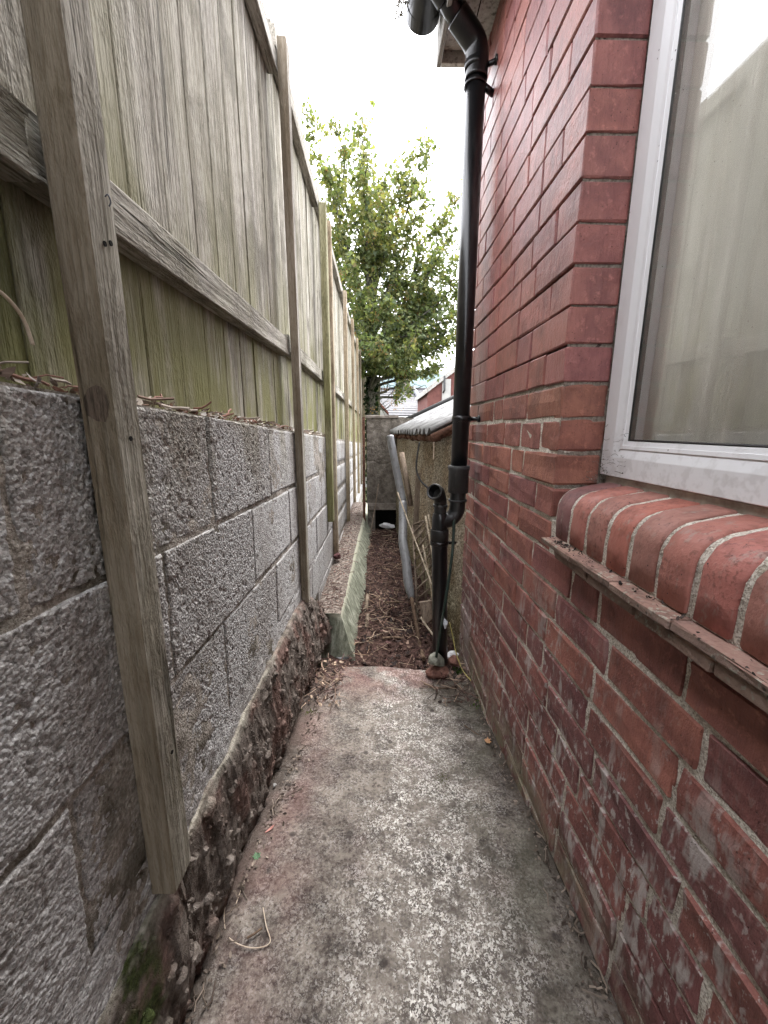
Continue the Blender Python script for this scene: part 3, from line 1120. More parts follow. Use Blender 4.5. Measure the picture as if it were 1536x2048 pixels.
# ------------------------------------------------------------------ gutter
gut = empty('gutter', (.165, 1.74, 1.37), 'black half round gutter with a stop end under the eaves', 'gutter')
GX, GZ, GR = .166, 1.437, .057
v, f = [], []
yy = [-3.79, 1.72]
for y in yy:
    for k in range(17):
        a = math.pi + math.pi * k / 16
        v.append((GX + GR * math.cos(a), y, GZ + GR * math.sin(a)))
    for k in range(17):
        a = 2 * math.pi - math.pi * k / 16
        v.append((GX + (GR - .003) * math.cos(a), y, GZ + (GR - .003) * math.sin(a)))
for k in range(34):
    f.append((k, (k + 1) % 34, 34 + (k + 1) % 34, 34 + k))
mesh('channel', v, f, M['black'], gut, smooth=True)
v, f = [], []
for y, r_ in ((1.69, GR + .004), (1.738, GR + .004), (1.742, GR)):
    for k in range(17):
        a = math.pi + math.pi * k / 16
        v.append((GX + r_ * math.cos(a), y, GZ + .004 + r_ * math.sin(a)))
for i in range(2):
    for k in range(16):
        a = i * 17 + k
        f.append((a, a + 1, a + 18, a + 17))
f.append(tuple(34 + k for k in range(17)))
f.append(tuple(16 - k for k in range(17)))
mesh('stop_end', v, f, M['black'], gut)
for yb in (.6, 1.30):
    tube('gutter_clip', [(GX + (GR + .004) * math.cos(a), yb, GZ + (GR + .004) * math.sin(a)) for a in np.linspace(math.pi, 2 * math.pi, 14)] + [(.228, yb, GZ + .03)], .006, M['black'], gut, seg=6)

V, Fc, cols = [], [], []
for k in range(26):
    b = Vector((GX - GR - random.uniform(-.02, .01), random.uniform(1.36, 1.74), GZ - random.uniform(-.015, .02)))
    d = Vector((random.uniform(-.6, .1), random.uniform(-.4, .4), random.uniform(-.5, .35)))
    pts = [b]
    for j in range(6):
        d = (d + Vector((random.uniform(-.35, .2), random.uniform(-.4, .4), random.uniform(-.5, .25)))).normalized()
        pts.append(pts[-1] + d * .011)
    tv, tf = tube_data(pts, .0011, 4, False)
    o_ = len(V)
    V += [tuple(q) for q in tv]; Fc += [tuple(i + o_ for i in q) for q in tf]; cols += [(.10, .085, .06)] * len(tf)
    for j in range(1, 7):
        for s in range(2):
            o_ = len(V)
            c = pts[j] + Vector((random.uniform(-.008, .008), random.uniform(-.008, .008), random.uniform(-.008, .008)))
            a_ = Vector((random.uniform(-1, 1), random.uniform(-1, 1), random.uniform(-1, 1))).normalized() * .0055
            b_ = a_.cross(Vector((.3, 1, .2))).normalized() * .003
            V += [tuple(c - a_), tuple(c + b_), tuple(c + a_), tuple(c - b_)]
            Fc.append((o_, o_ + 1, o_ + 2, o_ + 3)); cols.append((.11, .10, .07))
wd = poly_soup('gutter_weeds', V, Fc, cols, M['litter'])
tag(wd, 'wiry dry weeds growing over the lip of the black gutter', 'weeds')

# ------------------------------------------------------------------ downpipe
dp = empty('downpipe', (.345, 1.65, -1.1), 'black plastic downpipe fixed to the brick wall, with an open branch near its foot', 'downpipe')
PX, PY, PR = .345, 1.65, .034
tube('pipe', [(PX - .002, PY, -.16), (PX, PY, .4), (PX + .003, PY, 1.235)], PR, M['black'], dp, seg=24)
tube('upper_bend', smooth_path([(PX + .003, PY, 1.185), (PX + .003, PY, 1.262), (PX - .012, PY - .006, 1.295), (PX - .045, PY - .02, 1.320), (PX - .078, PY - .034, 1.343)], 6), PR + .005, M['black'], dp, seg=24)
tube('offset_pipe', [(PX - .06, PY - .027, 1.331), (PX - .135, PY - .065, 1.385)], PR, M['black'], dp, seg=24)
tube('outlet_bend', smooth_path([(PX - .115, PY - .055, 1.371), (PX - .155, PY - .075, 1.400), (GX, PY - .085, 1.425), (GX, PY - .085, 1.45)], 6), PR + .005, M['black'], dp, seg=24)
tube('collar', [(PX - .002, PY, -.262), (PX - .002, PY, -.170), (PX - .002, PY, -.165), (PX - .002, PY, -.150), (PX - .002, PY, -.148)], [PR + .008, PR + .008, PR + .011, PR + .011, PR + .003], M['collar'], dp, seg=24)
tube('lower_bend', smooth_path([(PX - .002, PY, -.24), (PX - .002, PY, -.318), (PX - .008, PY, -.350), (PX - .030, PY - .004, -.376), (PX - .058, PY - .008, -.384), (PX - .078, PY - .01, -.386)], 6), PR - .001, M['blackdull'], dp, seg=24)
tube('bend_rim', [(PX - .002, PY, -.300), (PX - .002, PY, -.292)], PR + .005, M['collar'], dp, seg=24)
SX, SY = .269, 1.64
tube('stack', [(SX + .030, SY + .03, -1.16), (SX + .012, SY + .01, -.75), (SX, SY, -.45), (SX, SY, -.375), (SX, SY, -.352), (SX, SY, -.345)], [PR, PR, PR, PR, PR - .004, PR - .012], M['black'], dp, seg=24)
tube('stack_collar', [(SX, SY, -.475), (SX, SY, -.425), (SX, SY, -.418)], [PR + .005, PR + .005, PR + .002], M['blackdull'], dp, seg=24)
bpts = smooth_path([(SX, SY, -.375), (SX, SY, -.310), (SX - .004, SY - .006, -.285), (SX - .018, SY - .028, -.262), (SX - .036, SY - .055, -.248)], 6)
tube('branch', bpts, .0265, M['blackdull'], dp, seg=24, caps=False)
tube('branch_rim', [(SX, SY, -.322), (SX, SY, -.312)], .0305, M['collar'], dp, seg=24)
e1, e2 = Vector(bpts[-2]), Vector(bpts[-1])
dd = (e2 - e1).normalized()
uu = dd.cross(Vector((0, 0, 1))).normalized()
ww = dd.cross(uu)
mv, mf = [], []
ringp = [(-.035, .001), (-.034, .006), (0, .007), (.002, .004), (0, -.001), (-.05, -.003)]
for (t_, dr) in ringp:
    for k in range(24):
        a = 2 * math.pi * k / 24
        mv.append(e2 + dd * t_ + (uu * math.cos(a) + ww * math.sin(a)) * (.0265 + dr))
for i in range(len(ringp) - 1):
    for k in range(24):
        a, b = i * 24 + k, i * 24 + (k + 1) % 24
        mf.append((a, b, b + 24, a + 24))
mf.append(tuple((len(ringp) - 1) * 24 + k for k in range(24)))
mesh('branch_mouth', mv, mf, M['blackdull'], dp)
for (zb, yb) in ((1.225, 1.65), (.040, 1.65)):
    br = tube('bracket', [(PX, yb, zb - .012), (PX, yb, zb + .012)], PR + .005, M['black'], dp, seg=24)
    tube('bracket_arm', [(PX + .03, yb - .005, zb), (XW + .004, yb - .03, zb)], .008, M['black'], br, seg=8)
    tube('bracket_plate', [(XW - .006, yb - .03, zb), (XW + .003, yb - .03, zb)], .014, M['black'], br, seg=10)
br = tube('bracket', [(PX, 1.65, 1.165), (PX, 1.65, 1.175)], PR + .004, M['black'], dp, seg=24)
tube('bracket_arm', [(PX + .03, 1.648, 1.17), (XW + .004, 1.66, 1.155)], .011, M['black'], br, seg=8)
br = tube('bracket', [(SX, SY, -.488), (SX, SY, -.470)], PR + .006, M['black'], dp, seg=24)
tube('bracket_arm', [(SX + .02, SY, -.48), (SX + .075, SY + .02, -.487)], .007, M['black'], br, seg=8)

# ------------------------------------------------------------------ block wall with its rubble footing
bw = empty('block_wall', (XB, 2, -1.0), 'low grey concrete block wall with a timber fence on top', 'wall')
SL = .040                                   # the courses fall gently away from the camera


def wall_top(y): return .062 - SL * y


def sheared(o):
    me = o.data
    n = len(me.vertices)
    a = np.empty(n * 3)
    me.vertices.foreach_get('co', a)
    a = a.reshape(-1, 3)
    a[:, 2] -= SL * a[:, 1]
    me.vertices.foreach_set('co', a.reshape(-1))
    me.update()
    return o


core = boxes_data('bed_mortar', [(-.46, XB - .006, -3.79, 11.5, -1.30, .058)], M['bedmortar'], bw)
sheared(core)
for (y0, y1) in ((-.5, 2.9),):
    ys = np.arange(y0, y1, .007); zs = np.arange(-.70, .052, .007)
    Y, Zg = np.meshgrid(ys, zs, indexing='ij')
    q = np.stack([Y.ravel(), Zg.ravel(), 0 * Y.ravel()], 1)
    Xg = XB - .0012 + .007 * (fbm(q * 40, 3, 41) - .5) + .010 * (fbm(q * 6, 2, 42) - .5)
    sheared(grid_mesh('joint_mortar', np.stack([Xg, Y.ravel(), Zg.ravel()], 1).reshape(*Y.shape, 3), M['bedmortar'], bw, flip=True))


def block_mesh(L, H, res, seed):
    if res is None:
        me = bevel_box_data(-.1, 0, -L / 2, L / 2, -H / 2, H / 2, .006, .002, 0, seed)
    else:
        ny, nz = max(6, int(L / res)), max(4, int(H / res))
        u = np.linspace(-L / 2, L / 2, ny); w = np.linspace(-H / 2, H / 2, nz)
        Y, Zg = np.meshgrid(u, w, indexing='ij')
        q = np.stack([Y.ravel(), Zg.ravel(), 0 * Y.ravel()], 1) + np.array([seed * 3.1, seed * 1.7, 0])
        d1, v1 = worley(q * 205, 51)
        d2, v2 = worley(q * 85, 53)
        h = .0022 * (np.clip(1 - d1 * 1.2, 0, 1) ** .8 * (.5 + .5 * v1)) + .0008 * np.clip(1 - d2 * 1.2, 0, 1) * v2 + .0025 * (fbm(q * 8, 3, 55) - .5) - .010 * np.clip(fbm(q * 26 + 4, 3, 57) - .70, 0, 1) - .002 * np.clip(fbm(q * 90, 2, 56) - .60, 0, 1) * 6
        e = np.minimum(np.minimum(Y - u[0], u[-1] - Y), np.minimum(Zg - w[0], w[-1] - Zg)).ravel()
        ee = e + .006 * (fbm(q * 50, 2, 58) - .5)
        h = h - .006 * np.clip(1 - ee / .005, 0, 1) ** 2
        back = (e < 1e-6)
        X = np.where(back, -.02, h)
        P = np.stack([X.reshape(Y.shape), Y, Zg], -1)
        n, m = Y.shape
        idx = np.arange(n * m).reshape(n, m)
        qd = np.stack([idx[:-1, :-1], idx[:-1, 1:], idx[1:, 1:], idx[1:, :-1]], -1).reshape(-1, 4)
        me = bpy.data.meshes.new('block')
        me.from_pydata([tuple(t) for t in P.reshape(-1, 3)], [], [tuple(t) for t in qd[:, ::-1]])
        me.update()
        me.polygons.foreach_set('use_smooth', [True] * len(me.polygons))
    me.name = 'block'
    me.materials.append(M['block'])
    return me


BH, BL = .225, .4505
fine = [block_mesh(BL - .005, BH - .006, .0022, k) for k in range(5)]
mid = [block_mesh(BL - .005, BH - .006, .0065, k + 20) for k in range(4)]
coarse = [block_mesh(BL - .005, BH - .006, .02, k + 40) for k in range(3)]
top0 = .060
for c in range(5):
    zt = top0 - c * BH
    off = .817 if c % 2 == 0 else .606
    if c >= 3: zt -= .0
    for k in range(-3, 24):
        y0 = off + k * BL
        yc = y0 + BL / 2
        if yc < -.75 or yc > 11: continue
        if c == 3 and yc < 1.7: continue
        if c == 4 and yc < 2.2: continue
        me = random.choice(fine) if yc < 1.25 else random.choice(mid) if yc < 3.2 else random.choice(coarse)
        o = link('block', me, None, bw)
        o.location = (XB + random.uniform(-.002, .003), yc, zt - BH / 2 - SL * yc)
        o.rotation_euler = (-math.atan(SL) + random.uniform(-.004, .004), random.uniform(-.008, .008), random.uniform(-.006, .006))

# short filler course between the third course and the footing
ys = np.arange(-.6, 2.25, .004)
zs = np.linspace(-.60, -.73, 34)
Y, Zg = np.meshgrid(ys, zs, indexing='ij')
q = np.stack([Y.ravel(), Zg.ravel(), 0 * Y.ravel()], 1)
Xg = XB + .002 + .006 * (fbm(q * 60, 3, 61) - .5) + .010 * (fbm(q * 9, 3, 62) - .5)
sheared(grid_mesh('bedding_course', np.stack([Xg, Y.ravel(), Zg.ravel()], 1).reshape(*Y.shape, 3), M['block'], bw, flip=False))

ft = []
ys = np.arange(-.7, 2.12, .0045)
u = np.linspace(0, 1, 120)
Y, U = np.meshgrid(ys, u, indexing='ij')
yf = Y.ravel(); uf = U.ravel()
bot = path_z(yf) - .05
topz = -.705 + .018 * (fbm(np.stack([yf * 9, 0 * yf, 0 * yf], 1), 3, 70) - .5) + np.interp(yf, [-.7, .5, 1.5, 1.75, 2.1], [0.03, .0, -.02, -.06, -.30])
zf = np.where(uf < .12, topz, topz + (bot - topz) * (uf - .12) / .88)
proj = np.interp(yf, [-.7, .45, .8, 1.2, 1.5, 1.75, 2.1], [.018, .020, .030, .045, .070, .085, .10])
t = np.clip((uf - .12) / .88, 0, 1)
prof_ = np.interp(t, [0, .06, .3, .55, .75, .9, 1], [.25, .45, .75, .95, 1.0, .55, .2])
xf = XB - .03 + (.03 + proj * prof_) * np.clip(uf / .12, 0, 1)
q = np.stack([yf, zf + uf * .3, 0 * yf], 1)
d1, v1 = worley(q * 17, 71)
d2, v2 = worley(q * 42, 72)
amp = np.clip(uf / .12, 0, 1) ** 2 * np.interp(t, [0, .1, .3, 1], [.35, .7, 1, 1])
rockh = .030 * (fbm(q * 9, 4, 73) - .5) + .010 * (v1 - .5) * np.clip(1.2 - d1 * 1.2, 0, 1) + .006 * (v2 - .45) * np.clip(1.1 - d2, 0, 1) + .006 * (fbm(q * 70, 3, 74) - .5) - .03 * np.clip(fbm(q * np.array([11, 20, 1]) + 9, 3, 77) - .60, 0, 1)
xf = xf + amp * rockh * 1.25
zf = zf + amp * (.020 * (fbm(q * 13 + 5, 3, 75) - .5) + .016 * (fbm(q * 60 + 7, 2, 78) - .5))
yf = yf + amp * .014 * (fbm(q * 50 + 11, 2, 79) - .5)
xf = np.maximum(xf, XB - .035)
foot = grid_mesh('rubble_footing', np.stack([xf, yf, zf], 1).reshape(*Y.shape, 3), M['footing'], bw, smooth=False)

FX = xf.reshape(Y.shape); FZ = zf.reshape(Y.shape); FY = yf.reshape(Y.shape)
bmr = bmesh.new(); bmesh.ops.create_icosphere(bmr, subdivisions=2, radius=1)
IV = np.array([v.co[:] for v in bmr.verts]); IF = np.array([[v.index for v in f.verts] for f in bmr.faces]); bmr.free()
sv, sf = [], []
rs = np.random.default_rng(77)
for k in range(1300):
    i = rs.integers(0, Y.shape[0]); j = int(18 + (Y.shape[1] - 22) * rs.random() ** .9)
    big = rs.random()
    r_ = .004 + .015 * big ** 3
    sz = r_ * rs.uniform(.6, 1.3, 3)
    d = 1 + .5 * (fbm(IV * 1.6 + k * 3.7, 2, k) - .5) * 2
    Pk = IV * d[:, None]
    for _ in range(5):
        nn = rs.normal(size=3); nn /= np.linalg.norm(nn)
        pr_ = Pk @ nn; lim = rs.uniform(.45, .8)
        Pk = Pk - np.outer(np.maximum(pr_ - lim, 0) * .9, nn)
    Pk = Pk * sz + np.array([FX[i, j] - r_ * rs.uniform(.1, .6), FY[i, j], FZ[i, j]])
    sf.append(IF + len(sv) * len(IV)); sv.append(Pk)
rub = mesh('rubble_stones', np.concatenate(sv), np.concatenate(sf), M['footing'], bw)
rub['kind'] = 'stuff'

# ------------------------------------------------------------------ concrete ledge further along
le_y = np.concatenate([[2.0], np.arange(2.01, 5.6, .02)])
pr = [(-.37, -.02), (-.30, 0), (-.25, .001), (-.21, -.001), (-.196, -.008), (-.188, -.03), (-.170, -.08), (-.148, -.14), (-.125, -.20), (-.09, -.30)]
pr2 = []
for i in range(len(pr) - 1):
    for k in range(4):
        s = k / 4
        pr2.append((pr[i][0] * (1 - s) + pr[i + 1][0] * s, pr[i][1] * (1 - s) + pr[i + 1][1] * s))
pr2.append(pr[-1])
P = np.zeros((len(le_y), len(pr2), 3))
for i, y in enumerate(le_y):
    for k, (x, z) in enumerate(pr2):
        fall = .012 * (y - 2)
        xo = np.interp(y, [2, 3.3, 4.6, 6], [0, .006, .030, .06]) if x > -.26 else 0
        xo += max(0, -z) / .2 * np.interp(y, [2, 3.2], [0, .045])
        P[i, k] = (x + xo, y - (.09 * abs(z) / .2 if y < 2.2 else 0), -.985 + z - fall)
q = P.reshape(-1, 3)
dsp = .014 * (fbm(q * 7, 3, 81) - .5) + .003 * (fbm(q * 30, 2, 82) - .5)
P[..., 0] += dsp.reshape(P.shape[:2])
P[..., 2] += (.007 * (fbm(q * 12 + 3, 3, 83) - .5)).reshape(P.shape[:2])
rows = [P]
endc = P[0].copy()
endc[:, 0] = -.30; endc[:, 1] += .06; endc[:, 2] = np.minimum(endc[:, 2], -.995)
mid_e = (P[0] * .5 + endc * .5)
P = np.concatenate([endc[None], mid_e[None], P], 0)
ledge = grid_mesh('concrete_ledge', P, M['ledge'], smooth=True)
tag(ledge, 'algae green concrete ledge at the foot of the block wall', 'ledge')

# ------------------------------------------------------------------ timber fence
fence = empty('timber_fence', (-.37, 2, .02), 'weathered close boarded timber fence on top of the block wall', 'fence')


def plank(name, size, mat, ch, seed, cuts=0, jit=.0008):
    me = bevel_box_data(-size[0] / 2, size[0] / 2, -size[1] / 2, size[1] / 2, -size[2] / 2, size[2] / 2, ch, jit, cuts, seed)
    me.name = name
    me.materials.append(mat)
    return me


PANELS = [(-3.75, -.72, 1.245), (-.72, .47, 1.245), (.47, 1.68, 1.285), (1.68, 2.69, 1.36), (2.69, 4.30, 1.40), (4.30, 5.62, 1.41), (5.62, 6.95, 1.44), (6.95, 8.25, 1.48), (8.25, 9.6, 1.52), (9.6, 10.9, 1.56)]
bcount = 0
for pi, (y0, y1, zt) in enumerate(PANELS):
    wd_ = .118
    nbd = max(1, round((y1 - y0) / wd_))
    w = (y1 - y0) / nbd
    for k in range(nbd):
        yc = y0 + (k + .5) * w
        zb = wall_top(yc) - random.uniform(.006, .014)
        ztk = zt + random.uniform(-.004, .004)
        mat = M['board_moss'] if yc < .50 else M['board']
        me = plank('board', (.016, w - .0012, ztk - zb), mat, .0022, k + pi * 20)
        o = link('board', me, None, fence)
        o.location = (-.392 + (.0015 if k % 2 else -.0005) + random.uniform(-.001, .001), yc, (ztk + zb) / 2)
        o.rotation_euler = (random.uniform(-.003, .003), random.uniform(-.004, .004), random.uniform(-.006, .014))
        bcount += 1
    for (za, zb_) in ((.252, .317), (zt - .066, zt + .002)):
        ext = .012
        me = plank('rail', (.036, y1 - y0 + ext, zb_ - za), M['rail'], .0025, pi, 2, .0012)
        o = link('rail', me, None, fence)
        dz = .03 * ((y0 + y1) / 2 - .6) / 1.0 if za < .5 and 0 < pi < 5 else (.05 if za < .5 else 0)
        o.location = (-.3635, (y0 + y1) / 2, (za + zb_) / 2 + min(dz, .05))
        o.rotation_euler = (.028 if (za < .5 and 0 < pi < 3) else 0, 0, 0)
    if pi > 1:
        me = plank('cap_strip', (.05, y1 - y0, .014), M['rail'], .002, pi + 40)
        o = link('cap_strip', me, None, fence)
        o.location = (-.385, (y0 + y1) / 2, zt + .0095)

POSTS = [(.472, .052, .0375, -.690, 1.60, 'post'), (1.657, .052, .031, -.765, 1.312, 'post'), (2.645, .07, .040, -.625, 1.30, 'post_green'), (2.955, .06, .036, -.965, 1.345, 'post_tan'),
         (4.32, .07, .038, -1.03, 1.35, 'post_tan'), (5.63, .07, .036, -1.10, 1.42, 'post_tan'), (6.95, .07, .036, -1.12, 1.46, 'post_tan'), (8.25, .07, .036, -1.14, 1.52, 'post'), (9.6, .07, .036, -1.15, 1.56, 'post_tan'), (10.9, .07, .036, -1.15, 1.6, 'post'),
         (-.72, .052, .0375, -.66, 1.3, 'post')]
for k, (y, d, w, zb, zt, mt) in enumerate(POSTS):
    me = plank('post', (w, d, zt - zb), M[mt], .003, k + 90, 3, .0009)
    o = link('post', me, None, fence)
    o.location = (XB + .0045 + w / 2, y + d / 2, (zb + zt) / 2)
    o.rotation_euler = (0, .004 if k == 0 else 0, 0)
box('end_panel', -.40, .1, 11.3, 11.34, -1.3, 1.4, M['board_moss'], fence, .004)  # added closing board, blocks the bright sky at the passage's far end
# drilled screw holes and a rusty wire hook on the nearest post
for (y, z) in ((.497, -.012), (.50, -.463), (.495, .20), (.506, .205)):
    tube('screw_hole', [(XB + .0415, y, z), (XB + .0425, y, z)], .003, M['dark'], fence, seg=8)

# ------------------------------------------------------------------ dry litter on the wall top and on the ledge
def litter(name, n, fn, cset, size=(.006, .02), seed=1, twig=.35, label=None, tw_len=(.03, .12), tr_=(.0007, .0022)):
    r = random.Random(seed)
    V, Fc, cols = [], [], []
    for k in range(n):
        p = Vector(fn(r))
        c = r.choice(cset)
        kk = r.uniform(.6, 1.25)
        c = tuple(x * kk for x in c)
        o_ = len(V)
        if r.random() < twig:
            L = r.uniform(*tw_len)
            a = r.uniform(0, 2 * math.pi)
            d = Vector((math.cos(a), math.sin(a), r.uniform(-.15, .35))).normalized()
            pts = [p + d * (L * s) + Vector((r.uniform(-.004, .004), r.uniform(-.004, .004), r.uniform(-.002, .004))) for s in (0, .35, .7, 1)]
            tv, tf = tube_data(pts, r.uniform(*tr_), 4, False)
            V += [tuple(q) for q in tv]; Fc += [tuple(i + o_ for i in q) for q in tf]; cols += [c] * len(tf)
        else:
            s = r.uniform(*size)
            e = Euler((r.uniform(-.9, .9), r.uniform(-.9, .9), r.uniform(0, 6.3))).to_matrix()
            loc = [(-1, 0, .25), (-.3, -.55, 0), (.5, -.4, .1), (1.1, 0, .35), (.4, .45, .15), (-.4, .5, .05)]
            V += [tuple(p + e @ (Vector(q) * s)) for q in loc]
            Fc += [(o_, o_ + 1, o_ + 2, o_ + 5), (o_ + 2, o_ + 3, o_ + 4, o_ + 5)]
            cols += [c, c]
    o = poly_soup(name, V, Fc, cols, M['litter'])
    tag(o, label, 'litter', kind='stuff')
    return o


BRN = [(.075, .044, .034), (.12, .07, .053), (.042, .026, .022), (.17, .105, .082), (.25, .17, .13), (.03, .02, .018), (.095, .046, .042)]


def on_soil(r):
    y = 1.72 + 2.9 * r.random() ** 1.3
    x = r.uniform(-.20, .42 - .07 * max(0, y - 1.8))
    return (x, y, float(soil_z(x, y)[0]) + r.uniform(.0, .018))


# vectorised heights would be overkill: a coarse lookup is enough here
_sx = np.linspace(-.25, .48, 60); _sy = np.linspace(1.55, 4.75, 220)
_SY, _SX = np.meshgrid(_sy, _sx, indexing='ij')
_SZ = soil_z(_SX.ravel(), _SY.ravel()).reshape(_SY.shape)


def soil_h(x, y):
    i = int(np.clip((y - 1.55) / 3.2 * 219, 0, 219)); j = int(np.clip((x + .25) / .73 * 59, 0, 59))
    return float(_SZ[i, j])


def on_soil(r):
    y = 1.73 + 2.85 * r.random() ** 1.4
    if y < 2.0 and r.random() < .6: y += .5
    x = r.uniform(-.17, .40 - .065 * max(0, y - 1.8))
    return (x, y, soil_h(x, y) + r.uniform(.0, .02))


litter('leaf_litter', 4200, on_soil, BRN, (.004, .018), 1, .3, 'brown dead leaves and twigs covering the earth beyond the path')
litter('straw_litter', 260, on_soil, [(.42, .31, .22), (.52, .42, .30), (.33, .22, .15)], (.005, .012), 2, .85, 'pale straw and split sticks lying over the dead leaves', (.04, .16))


def on_walltop(r):
    y = -.3 + 3.4 * r.random()
    return (r.uniform(-.382, -.343), y, wall_top(y) + r.uniform(-.002, .010))


litter('wall_top_litter', 620, on_walltop, [(.30, .25, .20), (.42, .36, .31), (.18, .12, .09), (.50, .46, .42), (.30, .16, .12)], (.004, .011), 3, .3, 'dry chips and leaf scraps along the top of the block wall', (.02, .05))


def on_ledge(r):
    y = 2.06 + 3.2 * r.random() ** 1.4
    return (r.uniform(-.335, -.205), y, -.982 - .012 * (y - 2) + r.uniform(-.002, .008))


litter('ledge_litter', 480, on_ledge, [(.17, .095, .078), (.11, .06, .05), (.30, .21, .17), (.08, .045, .04)], (.004, .011), 4, .3, 'reddish crumbs and stalks lying on the concrete ledge', (.02, .08))


def on_path_edge(r):
    y = .35 + 1.35 * r.random()
    if r.random() < .55:
        x = np.interp(y, [.35, .5, .94, 1.38, 1.7], [-.335, -.325, -.285, -.25, -.20]) + abs(r.gauss(0, .022))
    else:
        x = .405 - abs(r.gauss(0, .02))
    return (x, y, float(path_z(y)) + r.uniform(.001, .008))


litter('path_edge_crumbs', 620, on_path_edge, [(.11, .085, .065), (.07, .05, .04), (.19, .15, .12), (.26, .21, .17)], (.0025, .007), 5, .18, 'dark crumbs and bits of twig along both edges of the path', (.012, .045))


def at_path_end(r):
    x = r.uniform(-.29, -.15) if r.random() < .6 else r.uniform(.24, .40)
    y = r.uniform(1.38, 1.72)
    return (x, y, float(path_z(y)) + r.uniform(.002, .022))


litter('path_end_litter', 330, at_path_end, BRN + [(.40, .30, .22), (.45, .33, .24)], (.005, .014), 6, .5, 'mixed straw and dead leaves heaped at the far end of the path', (.02, .09))


# ------------------------------------------------------------------ small single things on and beside the path
def leaf(name, loc, size, mat, rz, label, curl=.25, lobes=True):
    pts = [(0, -1), (.25, -.55), (.75, -.7), (.6, -.25), (1.0, .15), (.5, .2), (.45, .6), (.15, .55), (0, 1), (-.15, .55), (-.45, .6), (-.5, .2), (-1.0, .15), (-.6, -.25), (-.75, -.7), (-.25, -.55)]
    if not lobes: pts = [(0, -1), (.22, -.5), (.3, 0), (.2, .55), (0, 1.1), (-.2, .55), (-.3, 0), (-.22, -.5)]
    v = [(0, 0, 0)] + [(x, y, curl * (x * x + .5 * y * y) + random.uniform(-.06, .06)) for x, y in pts]
    n = len(pts)
    f = [(0, 1 + k, 1 + (k + 1) % n) for k in range(n)]
    v2 = [Vector(q) * size for q in v]
    o = mesh(name, v2, f, mat)
    o.location = loc
    o.rotation_euler = (random.uniform(-.2, .2), random.uniform(-.2, .2), rz)
    so = o.modifiers.new('thickness', 'SOLIDIFY'); so.thickness = .0005
    tag(o, label, 'leaf')
    return o


def gpt(x, y, dz=.004):
    p = at_z(x, y, -1.0)
    for _ in range(6): p = at_z(x, y, float(path_z(p.y)) + dz)
    return p


leaf('leaf', gpt(513, 1712, .006), .011, M['leaf_green'], .6, 'small green leaf at the left edge of the path')
leaf('leaf', gpt(540, 1658, .006), .013, M['leaf_pink'], 2.2, 'faded pink leaf near the footing on the left of the path', lobes=False)
leaf('leaf', gpt(975, 1482, .006), .013, M['leaf_orange'], 1.2, 'dry orange leaf beside the brick wall', .4)


def stem(name, pts, rad, mat, label, cat='twig', n=6):
    o = tube(name, smooth_path(pts, n), rad, mat, None, 6)
    tag(o, label, cat)
    return o


stem('dry_stem', [gpt(*q, .003) for q in ((458, 1876), (480, 1890), (512, 1896), (540, 1885), (532, 1850), (526, 1815))], .0011, M['straw'], 'pale curled dry stem on the left of the path', 'stem')
stem('dry_stem', [gpt(*q, .003) for q in ((450, 1858), (448, 1835), (450, 1815))], .0009, M['straw'], 'short pale stalk against the foot of the footing', 'stem')
stem('dry_stem', [gpt(*q, .003) for q in ((472, 1808), (480, 1785), (489, 1762))], .0011, M['straw'], 'straight pale straw below the green leaf', 'stem')
stem('twig', [gpt(*q, .003) for q in ((928, 1450), (942, 1460), (957, 1470))], .0018, M['twig'], 'dark twig behind the dry orange leaf')
stem('twig', [gpt(*q, .004) for q in ((494, 1876), (508, 1868), (524, 1856))], .0022, M['twig'], 'brown twig inside the curled dry stem')
stem('twig', [gpt(*q, .006) for q in ((848, 1368), (880, 1376), (915, 1374))], .003, M['twig'], 'brown stick under the red stone')
snail = rock('snail_shell', gpt(549, 1570, .006), (.006, .007, .005), M['farwhite'], 3, 2, .1)
tag(snail, 'tiny white snail shell against the footing', 'shell')


def tuft(name, c, n, spread, h, cset, label, cat='plant', blade=.004, seed=1):
    r = random.Random(seed)
    V, Fc, cols = [], [], []
    for k in range(n):
        b = Vector(c) + Vector((r.gauss(0, spread), r.gauss(0, spread), 0))
        d = Vector((r.uniform(-.6, .6), r.uniform(-.6, .6), 1)).normalized() * h * r.uniform(.5, 1.2)
        s = d.cross(Vector((r.uniform(-1, 1), r.uniform(-1, 1), .2))).normalized() * blade * r.uniform(.6, 1.2)
        o_ = len(V)
        V += [tuple(b), tuple(b + d * .5 + s), tuple(b + d + Vector((0, 0, -h * .15))), tuple(b + d * .5 - s)]
        Fc.append((o_, o_ + 1, o_ + 2, o_ + 3))
        kk = r.uniform(.7, 1.3)
        cols.append(tuple(x * kk for x in r.choice(cset)))
    o = poly_soup(name, V, Fc, cols, M['leaves'])
    tag(o, label, cat)
    return o


GRN = [(.06, .11, .03), (.09, .15, .04), (.045, .08, .025)]
tuft('weed', gpt(916, 1345, .0), 46, .014, .030, GRN, 'small green weed beside the foil at the foot of the downpipe', 'weed', .006, 3)
tuft('weed', gpt(962, 1408, .0), 34, .016, .012, GRN, 'low green sprouts in the crack at the foot of the brick wall', 'weed', .004, 4)
tuft('moss_clump', gpt(620, 1428, .0), 120, .013, .010, [(.10, .12, .02), (.07, .09, .02)], 'olive moss clump on the left edge of the path', 'moss', .002, 5)
tuft('moss_clump', gpt(885, 1558, .0), 90, .009, .005, [(.09, .09, .025), (.06, .065, .02)], 'small dull moss patch on the right half of the path', 'moss', .002, 6)

